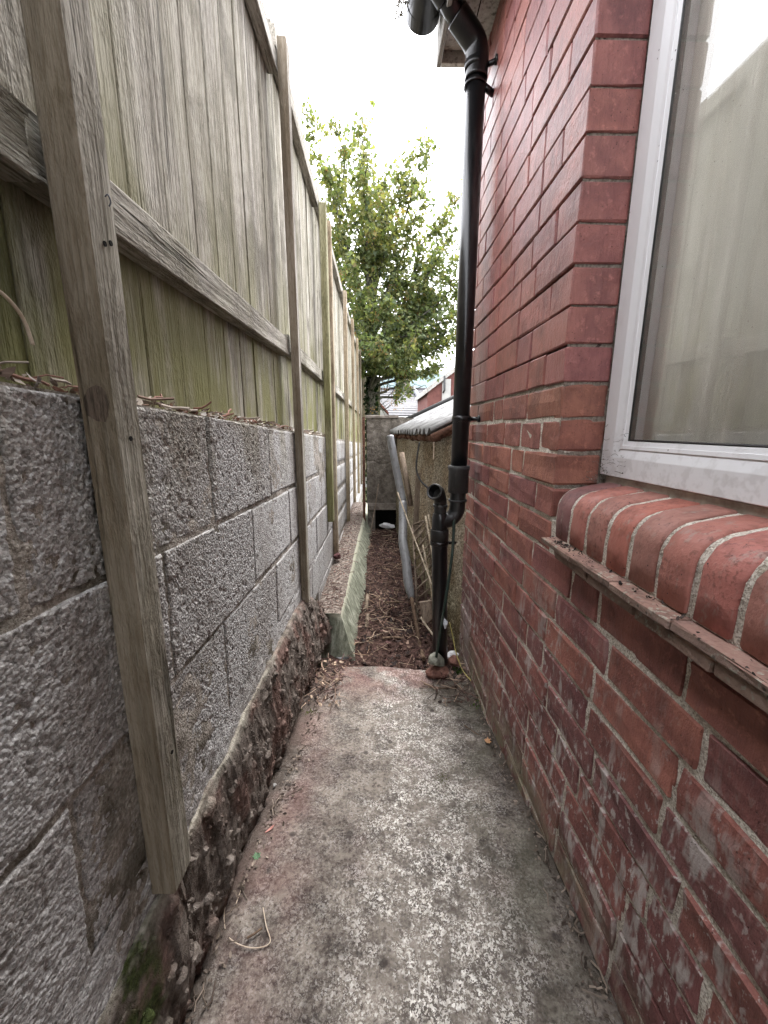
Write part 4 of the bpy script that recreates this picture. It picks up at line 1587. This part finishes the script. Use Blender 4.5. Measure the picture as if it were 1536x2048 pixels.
# stones at the path's end
sb = at_z(878, 1352, -1.085)
s1 = rock('stone', (sb.x + .006, sb.y + .02, -1.075), (.062, .05, .028), M['stone_red'], 4)
tag(s1, 'flat red sandstone lump under the grey stone by the downpipe', 'stone')
s2 = rock('stone', (sb.x - .004, sb.y + .035, -1.028), (.050, .042, .036), M['stone_grey'], 6, amp=.25)
s2.rotation_euler = (.2, .3, .4)
tag(s2, 'grey green stone on top of the red one by the downpipe', 'stone')
s4 = rock('stone', (sb.x + .075, sb.y + .075, -1.06), (.04, .035, .03), M['stone_red'], 14)
tag(s4, 'small reddish stone behind the stacked pair by the downpipe', 'stone')
pl = at_x(676, 1130, -.300)
s3 = rock('clinker_lump', (pl.x, pl.y, -.955), (.036, .04, .033), M['stone_dark'], 9, amp=.5)
tag(s3, 'dark red lump lying on the concrete ledge against the wall', 'stone')
bs = at_z(688, 1322, -1.10)
sc = leaf('black_scrap', (bs.x, bs.y, -1.085), .035, M['blackdull'], 1.4, 'scrap of black plastic at the left end of the path', .35, False)
sc['category'] = 'scrap'


def crumple(name, loc, size, mat, seed, label):
    o = rock(name, loc, size, mat, seed, 3, .9)
    for p in o.data.polygons: p.use_smooth = False
    tag(o, label, 'scrap')
    return o


fb = at_y(905, 1328, 1.72)
crumple('plastic_scrap', (fb.x, fb.y, -1.07), (.032, .025, .035), M['bag'], 31, 'crumpled white plastic at the foot of the downpipe')
fb = at_y(891, 1248, 1.585)
crumple('foil_scrap', fb, (.012, .010, .028), M['foil'], 33, 'shiny foil scrap caught beside the black stack')

# cables and hose
stem('yellow_cable', [at_y(899, 1245, 1.72), at_y(906, 1275, 1.70), at_y(912, 1305, 1.66), at_y(925, 1340, 1.60), gpt(946, 1366)], .0025, M['yellow'], 'thin yellow cable running down by the brick wall', 'cable')
stem('green_hose', [at_y(908, 1038, 1.62), at_y(906, 1090, 1.60), at_y(899, 1150, 1.58), at_y(887, 1225, 1.57), at_y(876, 1290, 1.58), at_y(872, 1318, 1.60)], .0065, M['green_hose'], 'dark green hose hanging in front of the black stack', 'hose')

# ------------------------------------------------------------------ roughcast shed on the right
shed = empty('roughcast_shed', (.40, 3, -1.2), 'low roughcast shed with a corrugated roof beyond the downpipe', 'shed')
SA, SB = Vector((.425, 1.806)), Vector((.235, 4.62))
sl = (SB - SA).length
sdir = (SB - SA) / sl
snor = Vector((-sdir.y, sdir.x))
if snor.x > 0: snor = -snor
us = np.arange(0, sl, .009)
zs = np.arange(-1.28, -.02, .009)
U, Zg = np.meshgrid(us, zs, indexing='ij')
q = np.stack([U.ravel(), Zg.ravel(), 0 * U.ravel()], 1)
d1, v1 = worley(q * 75, 91)
h = .009 * np.clip(1 - d1, 0, 1) * (.3 + v1) + .02 * (fbm(q * 3, 3, 92) - .5) + .008 * (fbm(q * 25, 3, 93) - .5)
px = SA.x + sdir.x * U.ravel() + snor.x * h
py = SA.y + sdir.y * U.ravel() + snor.y * h
grid_mesh('shed_wall', np.stack([px, py, Zg.ravel()], 1).reshape(*U.shape, 3), M['roughcast'], shed)
mesh('shed_body', [(SA.x + .02, SA.y, -1.3), (SB.x + .02, SB.y, -1.3), (2.4, SB.y, -1.3), (2.4, SA.y, -1.3), (SA.x + .02, SA.y, -.05), (SB.x + .02, SB.y, -.05), (2.4, SB.y, .9), (2.4, SA.y, .9)],
     [(0, 1, 2, 3), (4, 7, 6, 5), (0, 4, 5, 1), (1, 5, 6, 2), (2, 6, 7, 3), (3, 7, 4, 0)], M['roughcast'], shed)
# corrugated roof: ridges run up the slope
NE, FE = at_y(862, 868, 2.2), at_y(775, 866, 5.0)
tn = .46
nc = 150
P = np.zeros((nc, 10, 3))
for i in range(nc):
    s = i / (nc - 1)
    ex = NE.x * (1 - s) + FE.x * s
    ey = NE.y * (1 - s) + FE.y * s
    ez = NE.z * (1 - s) + FE.z * s + .012
    co = .020 * math.sin(2 * math.pi * (ey - 2.2) / .146)
    rag = .012 * vnoise(np.array([[ey * 9, 3.1, 0]]), 5)[0]
    for k in range(10):
        t_ = k / 9
        xx = (ex - rag) * (1 - t_) + 1.9 * t_
        P[i, k] = (xx, ey + .04 * t_, ez + (xx - ex) * tn + co)
rfm = grid_mesh('corrugated_roof', P, M['asbestos'], shed)
rfm.modifiers.new('thickness', 'SOLIDIFY').thickness = .008
a = FE + Vector((-.01, .02, .05)); b = Vector((1.9, 5.04, FE.z + (1.9 - FE.x) * tn + .06))
tube('verge_flashing', [a, a * .5 + b * .5, b], .026, M['tarp'], shed, 8)
a = NE + Vector((.0, -.035, -.025)); b = Vector((1.9, 2.17, NE.z + (1.9 - NE.x) * tn - .025))
tube('verge_board', [a, a * .5 + b * .5, b], .024, M['rust'], shed, 8)
for k in range(9):
    s0, s1_ = k / 9, (k + .93) / 9
    a = NE.lerp(FE, s0) + Vector((.04, 0, -.03 + random.uniform(-.012, .012)))
    b = NE.lerp(FE, s1_) + Vector((.04, 0, -.03 + random.uniform(-.012, .012)))
    tube('eaves_timber', [a, b], random.uniform(.016, .028), M['rust'], shed, 7)
box('wall_plank', -.012, .012, -.012, .0, -.32, .0, M['slat'], shed, .002)
pk = at_y(836, 1000, 2.55)
o = [c for c in shed.children if c.name.startswith('wall_plank')][0]
o.location = (pk.x, pk.y, pk.z + .18)
o.scale = (1.4, 1, 1.35)
o.rotation_euler = (0, .03, -.35)
stem('black_cable', [at_y(839, 885, 2.45), at_y(834, 915, 2.42), at_y(833, 940, 2.40), at_y(842, 962, 2.36), at_y(862, 982, 2.3), at_y(872, 1000, 2.28)], .006, M['cable'], 'thin black cable looping down the shed wall under the eaves', 'cable')
stem('hanging_strip', [at_y(868, 884, 2.15), at_y(867.5, 902, 2.15), at_y(867, 919, 2.15)], .0032, M['straw'], 'short pale strip hanging from the shed roof edge', 'strip')

# grey pipe, canes and trellis leaning against the shed
gp = empty('grey_pipe', at_y(815, 1167, 2.2), 'bent grey plastic pipe hanging from the shed eaves to the ground', 'pipe')
gpp = [(780, 872, 2.78), (786, 905, 2.74), (797, 960, 2.68), (806, 1005, 2.60), (806, 1050, 2.48), (806, 1085, 2.38), (812, 1120, 2.30), (816, 1160, 2.22), (823, 1196, 2.15)]
tube('upper_length', smooth_path([at_y(*q) for q in gpp[:4]], 5), .026, M['greypipe'], gp, 16)
tube('lower_length', smooth_path([at_y(*q) for q in gpp[3:]], 6), [.028] * 25 + [.028, .027, .025, .023, .020, .017], M['greypipe'], gp, 16)
stem('dark_rod', [at_y(823, 1195, 2.14), at_y(832, 1245, 2.05), at_y(840, 1290, 1.96), at_z(848, 1318, -1.12)], .011, M['twig'], 'dark rod standing at the end of the grey pipe', 'rod')

CN = [((851, 1032, 2.25), (872, 1150, 2.02), (884, 1275, 1.86), .007, 'thickest pale cane leaning at the right of the bundle'),
      ((857, 1030, 2.28), (874, 1140, 2.06), (870, 1292, 1.90), .006, 'pale cane crossing behind the thickest one'),
      ((795, 985, 2.42), (832, 1085, 2.2), (868, 1180, 1.98), .0045, 'long crooked pale twig crossing the grey pipe'),
      ((846, 1090, 2.2), (864, 1190, 2.02), (873, 1288, 1.90), .005, 'lowest thin cane beside the black stack'),
      ((842, 1235, 2.0), (855, 1255, 1.95), (868, 1272, 1.90), .006, 'short cane lying across the foot of the trellis')]
for a, b, c, r_, lb in CN:
    stem('cane', [at_y(*a), at_y(*b), at_y(*c)], r_, M['cane'], lb, 'cane')
bd = empty('leaning_slat', at_y(815, 965, 2.6), 'brown slat leaning on the shed wall beside the grey pipe', 'slat')
p0, p1 = at_y(803, 905, 2.66), at_y(822, 1012, 2.55)
tube('slat_length', [p0, p0.lerp(p1, .5), p1], .018, M['slat'], bd, 4)

tr = empty('trellis', at_y(845, 1200, 2.1), 'old expanding timber trellis leaning behind the canes', 'trellis')
q0, q1, q2, q3 = at_y(826, 1050, 2.42), at_y(852, 1040, 2.40), at_y(876, 1245, 2.05), at_y(836, 1240, 2.08)
for k in range(11):
    t_ = k / 10
    a = q0.lerp(q3, t_)
    b = q1.lerp(q2, max(0, t_ - .14))
    tube('trellis_slat', [a, a.lerp(b, .5), b], .0065, M['slat'], tr, 4)
for a, b in ((q0, q3), (q1, q2), (q0.lerp(q1, .5), q3.lerp(q2, .5))):
    a = a + Vector((0, .012, 0)); b = b + Vector((0, .012, 0))
    tube('trellis_bar', [a, a.lerp(b, .5), b], .007, M['slat'], tr, 4)
plk = empty('broken_plank', at_z(858, 1225, -1.1), 'short pale broken plank at the foot of the trellis', 'plank')
a, b = at_y(838, 1205, 2.0), at_y(872, 1200, 2.0)
c_, d_ = at_y(876, 1228, 1.98), at_y(848, 1252, 1.98)
th = Vector((.004, .012, 0))
vv = [a, b, c_, d_]
mesh('plank_length', vv + [p + th for p in vv], [(0, 1, 2, 3), (7, 6, 5, 4), (0, 4, 5, 1), (1, 5, 6, 2), (2, 6, 7, 3), (3, 7, 4, 0)], M['slat'], plk)
for i_, (a, b, r_, lb) in enumerate((((735, 1190, 2.6), (731, 1215, 2.45), .014, 'pale splintered stick stuck upright by the green ledge'),
                                     ((735, 1230, 2.3), (732, 1255, 2.2), .012, 'second pale stick standing by the green ledge'),
                                     ((770, 1205, 2.35), (815, 1180, 2.5), .006, 'dark diagonal twig on the dead leaves'),
                                     ((765, 1288, 2.0), (808, 1280, 2.02), .008, 'black charred stick near the path end'),
                                     ((757, 968, 4.0), (742, 1060, 3.9), .005, 'thin upright stalk in front of the low hole'))):
    a, b = at_y(*a), at_y(*b)
    if i_ != 4:
        a = Vector((a.x, a.y, max(a.z, soil_h(a.x, a.y) + .01))); b = Vector((b.x, b.y, soil_h(b.x, b.y) + .005))
    stem('stick', [a, a.lerp(b, .5) + Vector((.004, 0, .003)), b], r_, M['twig'] if 'dark' in lb or 'black' in lb else M['slat'], lb, 'stick')

# ------------------------------------------------------------------ end wall with a low hole
EY = 4.62
ew = empty('end_wall', (.1, EY, -1.2), 'rendered end wall closing the passage, with a low square hole', 'wall')
us = np.arange(-.113, .32, .010); zs = np.arange(-.86, .135, .010)
U, Zg = np.meshgrid(us, zs, indexing='ij')
q = np.stack([U.ravel(), Zg.ravel(), 0 * U.ravel()], 1)
yy = EY + .02 * (fbm(q * 6, 4, 101) - .5) + .012 * (fbm(q * 40, 3, 102) - .5) + .010 * (np.abs(Zg.ravel() + .38 + .02 * np.sin(U.ravel() * 20)) < .006)
grid_mesh('render', np.stack([U.ravel(), yy, Zg.ravel()], 1).reshape(*U.shape, 3), M['endwall'], ew)
boxes_data('wall_core', [(-.112, .6, EY + .015, EY + .35, -.86, .12), (-.112, -.02, EY + .016, EY + .35, -1.35, -.861), (.25, .6, EY + .016, EY + .35, -1.35, -.861)], M['endwall'], ew)
box('lintel', -.105, .33, EY - .012, EY + .2, -.945, -.862, M['lintel'], ew, .006, .003, 2)
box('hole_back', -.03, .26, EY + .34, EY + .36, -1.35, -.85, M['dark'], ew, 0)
box('coping', -.125, .25, EY - .02, EY + .25, .118, .15, M['lintel'], ew, .006, .004, 2)
box('gate_post', -.165, -.135, EY - .05, EY + .02, -1.3, .13, M['rust'], ew, .003)
o = crumple('plastic_bag', at_y(775, 1052, EY + .02), (.10, .06, .045), M['bag'], 44, 'pale plastic bag lying in the low hole of the end wall')
o['category'] = 'bag'

# ------------------------------------------------------------------ sycamore beyond the wall
TY = 9.2
tree = empty('sycamore_tree', (-.10, TY, -1.7), 'leafy green sycamore tree rising behind the end wall', 'tree')
rr = random.Random(5)
bV, bF = [], []
twigs = []


def add_branch(pts, r0, r1, seg=7):
    n = len(pts)
    rad = [r0 + (r1 - r0) * (i / (n - 1)) ** .8 for i in range(n)]
    tv, tf = tube_data(pts, rad, seg, True)
    o_ = len(bV)
    bV.extend(tuple(q) for q in tv)
    bF.extend(tuple(i + o_ for i in q) for q in tf)


def wander(a, b, n, amp):
    pts = []
    for i in range(n):
        t_ = i / (n - 1)
        p = a.lerp(b, t_)
        s_ = math.sin(t_ * math.pi) * amp
        pts.append(p + Vector((rr.uniform(-s_, s_), rr.uniform(-s_, s_), rr.uniform(-s_, s_) * .5)))
    return smooth_path(pts, 3)


trunk_pts = smooth_path([(-.10, TY, -1.8), (-.13, TY, .3), (-.10, TY, 1.2), (-.14, TY + .05, 2.2), (-.12, TY, 3.2), (-.2, TY, 4.4)], 4)
add_branch(trunk_pts, .14, .035, 10)


def px(x, y, dy=0): return at_y(x, y, TY + dy)


# limb tips chosen from the crown's outline, spread in depth
TIPS = [(612, 215, .3, 2.2), (650, 330, -.6, 2.0), (668, 245, .5, 3.0), (640, 420, 1.0, 1.6), (720, 245, 0, 3.2), (735, 330, -.9, 3.0), (775, 345, .9, 3.2), (808, 320, .2, 2.8), (862, 292, 0, 2.6), (850, 400, -.8, 2.4),
        (905, 465, .5, 2.0), (880, 520, -.5, 1.8), (912, 590, .2, 1.5), (905, 660, -.4, 1.2), (880, 730, .4, .9), (820, 690, -1.2, .9), (800, 760, -.2, .5), (850, 770, .6, .55), (780, 600, -1.3, 1.3), (700, 520, -1.2, 1.6), (690, 620, 1.1, 1.1), (760, 450, 1.3, 2.4),
        (560, 330, .3, 1.7), (560, 520, .2, 1.3), (800, 520, -.3, 1.9), (830, 610, .9, 1.3), (775, 815, .1, .4), (930, 380, .6, 2.0), (940, 540, -.2, 1.6), (915, 520, .3, 1.9), (920, 620, -.5, 1.5), (898, 690, .3, 1.1), (935, 660, .5, 1.3), (880, 590, .7, 1.6), (765, 690, -1.4, .8)]
tubes_tw = []
for (tx, ty, dy, z0) in TIPS:
    z0 = min(max(z0, .25), 3.6)
    k = min(range(len(trunk_pts)), key=lambda i: abs(trunk_pts[i].z - z0 * .92))
    a = trunk_pts[k]
    b = px(tx, ty, dy)
    pts = wander(a, b, 6, .16)
    add_branch(pts, .045, .006, 6)
    for i in range(3, len(pts)):
        t_ = i / (len(pts) - 1)
        if t_ < .22: continue
        for s_ in range(2 if t_ < .85 else 1):
            d = Vector((rr.gauss(0, 1), rr.gauss(0, 1), rr.gauss(.25, .7))).normalized()
            L = rr.uniform(.22, .62) * (1.15 - .6 * t_)
            tw = wander(pts[i], pts[i] + d * L + Vector((0, 0, .05)), 3, .04)
            add_branch(tw, .009, .002, 4)
            twigs.append(tw)
    twigs.append(pts[-6:])
mesh('trunk', bV, bF, M['bark'], tree, smooth=True)

LF = [(0, 0), (.16, .02), (.50, -.10), (.40, .18), (.62, .46), (.30, .50), (.12, .95), (0, 1.0), (-.12, .95), (-.30, .50), (-.62, .46), (-.40, .18), (-.50, -.10), (-.16, .02)]
lV, lF, lC = [], [], []
zlo, zhi = 0.4, 6.0
for tw in twigs:
    m = len(tw)
    tip = tw[-1]
    nl = rr.randint(28, 42)
    seedy = rr.random() < .13
    hgt = (tip.z - zlo) / (zhi - zlo)
    for j in range(nl):
        base = tw[rr.randrange(m)] + Vector((rr.gauss(0, .075), rr.gauss(0, .075), rr.gauss(-.02, .07)))
        s_ = rr.uniform(.045, .095)
        if base.z < 1.12 and not (base.z > .55 and .42 < base.x < .85 and rr.random() < .3): continue
        e = Euler((rr.gauss(-.5, .45), rr.gauss(0, .45), rr.uniform(0, 6.283))).to_matrix()
        fold = rr.uniform(.1, .35)
        o_ = len(lV)
        for (u_, v_) in LF:
            lV.append(tuple(base + e @ (Vector((u_, v_, fold * abs(u_) - .18 * v_ * v_)) * s_)))
        lF.append(tuple(range(o_, o_ + 14)))
        g = rr.random()
        c = (.12, .148, .068) if g < .5 else (.085, .112, .062) if g < .70 else (.18, .19, .08) if g < .965 else (.22, .18, .08)
        if hgt > .55 and rr.random() < .35: c = (.19, .19, .085)
        kk = rr.uniform(.75, 1.25)
        lC.append(tuple(x * kk for x in c))
    if seedy:
        for j in range(16):
            base = tip + Vector((rr.gauss(0, .05), rr.gauss(0, .05), rr.uniform(-.16, .02)))
            a_ = Vector((rr.uniform(-1, 1), rr.uniform(-1, 1), -1.2)).normalized() * .035
            b_ = a_.cross(Vector((rr.uniform(-1, 1), 1, 0))).normalized() * .009
            o_ = len(lV)
            lV += [tuple(base), tuple(base + a_ * .7 + b_), tuple(base + a_), tuple(base + a_ * .6 - b_)]
            lF.append((o_, o_ + 1, o_ + 2, o_ + 3))
            lC.append((.24 * rr.uniform(.8, 1.2), .13, .05))
poly_soup('crown', lV, lF, lC, M['leaves'], tree)
# ivy on the trunk
iV, iF, iC = [], [], []
for k in range(900):
    i = rr.randrange(len(trunk_pts) - 8)
    p = trunk_pts[i].lerp(trunk_pts[i + 1], rr.random())
    a_ = rr.uniform(0, 6.283)
    base = p + Vector((math.cos(a_), math.sin(a_), 0)) * rr.uniform(.08, .15)
    e = Euler((rr.gauss(-1.2, .4), rr.gauss(0, .4), a_)).to_matrix()
    o_ = len(iV)
    for (u_, v_) in LF: iV.append(tuple(base + e @ (Vector((u_, v_, .1 * abs(u_))) * .07)))
    iF.append(tuple(range(o_, o_ + 14)))
    kk = rr.uniform(.6, 1.2)
    iC.append((.018 * kk, .034 * kk, .013 * kk))
poly_soup('ivy', iV, iF, iC, M['leaves'], tree)

# small finds: cobweb dirt on the frame, crumbs on the tiles, wire and knot on the nearest post
def on_corner(r):
    k = r.random()
    if k < .5: return (.508, .893 - abs(r.gauss(0, .03)), -.095 + abs(r.gauss(0, .03)))
    if k < .8: return (.50 + r.uniform(-.03, .01), .89 - abs(r.gauss(0, .02)), -.113 + abs(r.gauss(0, .006)))
    return (.509, r.uniform(.80, .89), r.uniform(-.09, .02))


litter('cobweb_dirt', 90, on_corner, [(.16, .14, .12), (.10, .085, .075), (.24, .21, .18)], (.0012, .0028), 7, .6, 'wispy cobweb dirt in the lower corner of the window frame', (.006, .022), (.0002, .0005))
litter('tile_crumbs', 110, lambda r: (r.uniform(.381, .408), .87 - .6 * r.random() ** 1.2 if r.random() < .7 else r.gauss(.80, .015), -.2425 + r.uniform(0, .003)), [(.02, .016, .014), (.035, .028, .024), (.10, .07, .06)], (.0015, .004), 8, .05, 'black crumbs of moss scattered along the creasing tiles', (.005, .01))
kp = at_y(192, 808, .4705)
kv = [(kp.x, .4705, kp.z)]
for k in range(18):
    a = 2 * math.pi * k / 18
    kv.append((kp.x + .015 * math.cos(a) * random.uniform(.85, 1.08), .4712, kp.z + .021 * math.sin(a) * random.uniform(.85, 1.1)))
mesh('knot', kv, [(0, 1 + k, 1 + (k + 1) % 18) for k in range(18)], M['knot'], fence)
wp = at_y(180, 408, .52)
tube('bent_wire', smooth_path([(XB + .0425, .505, wp.z), (XB + .046, .505, wp.z + .002), (XB + .047, .507, wp.z - .004), (XB + .044, .508, wp.z - .008)], 5), .0008, M['lead'], fence, 5)
stem('dry_stem', [at_x(-30, 565, -.36), at_x(10, 592, -.355), at_x(45, 635, -.355), at_x(66, 690, -.355)], .0018, M['straw'], 'arching pale stalk against the dark boards at the far left', 'stem')

# ------------------------------------------------------------------ houses behind
HD = 24
sh = empty('slate_roofed_house', (1.5, HD, -1.7), 'distant house with a grey slate roof seen under the tree', 'house')
e0, e1_ = at_y(690, 833, HD - 3), at_y(1010, 838, HD - 3)
r0, r1 = at_y(690, 782, HD + 1), at_y(1010, 782, HD + 1)
boxes_data('house_wall', [(e0.x + .2, e1_.x - .2, HD - 2.7, HD + 3, -1.75, e0.z - .02)], M['farbrick'], sh)
mesh('slate_roof', [e0, e1_, r1, r0, e0 + Vector((0, 0, .1)), e1_ + Vector((0, 0, .1)), r1 + Vector((0, 0, .1)), r0 + Vector((0, 0, .1))],
     [(0, 3, 2, 1), (4, 5, 6, 7), (0, 1, 5, 4), (1, 2, 6, 5), (2, 3, 7, 6), (3, 0, 4, 7)], M['slate'], sh)
for k in range(13):                                             # slate courses
    a = e0.lerp(r0, k / 13) + Vector((0, -.02, .11)); b = e1_.lerp(r1, k / 13) + Vector((0, -.02, .11))
    tube('slate_course', [a, b], .022, M['slate'], sh, 4)
tube('gutter_board', [e0 + Vector((0, -.06, 0)), e1_ + Vector((0, -.06, 0))], .07, M['farwhite'], sh, 6)
a, b = at_y(826, 780, HD + 1) , at_y(856, 834, HD - 3)
a = a + Vector((0, -.25, .1)); b = b + Vector((0, -.25, .1))
tube('lead_valley', [a, a.lerp(b, .5), b], .13, M['lead'], sh, 6)
tube('roof_ridge', [r0 + Vector((0, 0, .12)), r1 + Vector((0, 0, .12))], .09, M['slate'], sh, 6)
ch = at_y(808, 758, HD + 1.5)
box('chimney', ch.x - .35, ch.x + .35, HD + 1, HD + 1.8, 1.6, ch.z + .4, M['lintel'], sh, .02)

gb = empty('red_gable_shed', (-.1, 12, -1.7), 'small outhouse gable with red ridge tiles left under the tree', 'outhouse')
g0, g1, g2 = at_y(722, 828, 12), at_y(752, 803, 12), at_y(776, 830, 12)
mesh('gable_wall', [g0, g2, g1, g0 + Vector((0, 2, 0)), g2 + Vector((0, 2, 0)), g1 + Vector((0, 2, 0)), (g0.x, 12, -1.75), (g2.x, 12, -1.75), (g2.x, 14, -1.75), (g0.x, 14, -1.75)],
     [(0, 1, 2), (6, 7, 1, 0), (5, 4, 3), (7, 8, 4, 1), (9, 6, 0, 3), (8, 9, 3, 4)], M['farwhite'], gb)
for a, b in ((g0, g1), (g2, g1)):
    a = a + (a - b) * .06
    off = Vector((0, -.04, .03))
    v = []
    for p in (a, b):
        for dz, dyy in ((0, 0), (.07, 0), (.07, 2.1), (0, 2.1)):
            v.append(p + off + Vector((0, dyy, dz)))
    mesh('roof_slope', v, [(0, 1, 5, 4), (1, 2, 6, 5), (2, 3, 7, 6), (3, 0, 4, 7), (0, 3, 2, 1), (4, 5, 6, 7)], M['redtile'], gb)

HB = 17
rh = empty('gabled_brick_house', (3.2, HB, -1.7), 'distant red brick house with a pale sloping bargeboard by the downpipe', 'house')
a, b = at_y(848, 785, HB), at_y(960, 700, HB)
mesh('gable_wall', [(a.x + .15, HB, -1.75), (b.x, HB, -1.75), (b.x, HB, b.z), (a.x + .15, HB, a.z + .08), (a.x + .15, HB + 4, -1.75), (b.x, HB + 4, -1.75), (b.x, HB + 4, b.z), (a.x + .15, HB + 4, a.z + .08)],
     [(0, 1, 2, 3), (7, 6, 5, 4), (0, 3, 7, 4), (3, 2, 6, 7), (2, 1, 5, 6), (1, 0, 4, 5)], M['farbrick'], rh)
v = []
for p in (a, b):
    for dz, dyy in ((-.10, -.12), (.10, -.12), (.10, 4.1), (-.10, 4.1)):
        v.append(p + Vector((0, dyy, dz)))
mesh('bargeboard', v, [(0, 1, 5, 4), (1, 2, 6, 5), (2, 3, 7, 6), (3, 0, 4, 7), (0, 3, 2, 1), (4, 5, 6, 7)], M['barge'], rh)
wa, wb = at_y(884, 790, HB - .05), at_y(902, 765, HB - .05)
box('white_panel', wa.x, wb.x, HB - .06, HB, -1, at_y(884, 758, HB).z, M['farwhite'], rh, .01)
tube('drainpipe', [at_y(889, 752, HB - .12), at_y(889, 780, HB - .12), at_y(886, 786, HB - .12)], .04, M['black'], rh, 6)

hp = []
for i in range(41):
    x = -160 + i * 8
    hp.append((x, 300, 36 + 5 * math.sin(i * .31) + 2 * math.sin(i * .9)))
v = []
for (x, y, z) in hp: v += [(x, y - 60, -3), (x, y, z), (x, y + 60, -3)]
f = []
for i in range(40):
    for k in range(2):
        a_ = i * 3 + k
        f.append((a_, a_ + 3, a_ + 4, a_ + 1))
tag(mesh('hills', v, f, M['hill'], None, True), kind='structure')
GROUPS = {'cane': 'canes leaning against the shed', 'stick': 'loose sticks among the dead leaves', 'leaf': 'single fallen leaves on the path', 'dry_stem': 'pale dry stems', 'twig': 'brown twigs on the path', 'stone': 'stones at the foot of the downpipe', 'weed': 'small weeds by the brick wall', 'moss_clump': 'moss clumps on the path'}
for o in list(COL.objects):
    k = o.name.split('.')[0]
    if o.parent is None and k in GROUPS and 'label' in o: o['group'] = GROUPS[k]
print('bricks', nb, 'boards', bcount, 'leaves', len(lF))
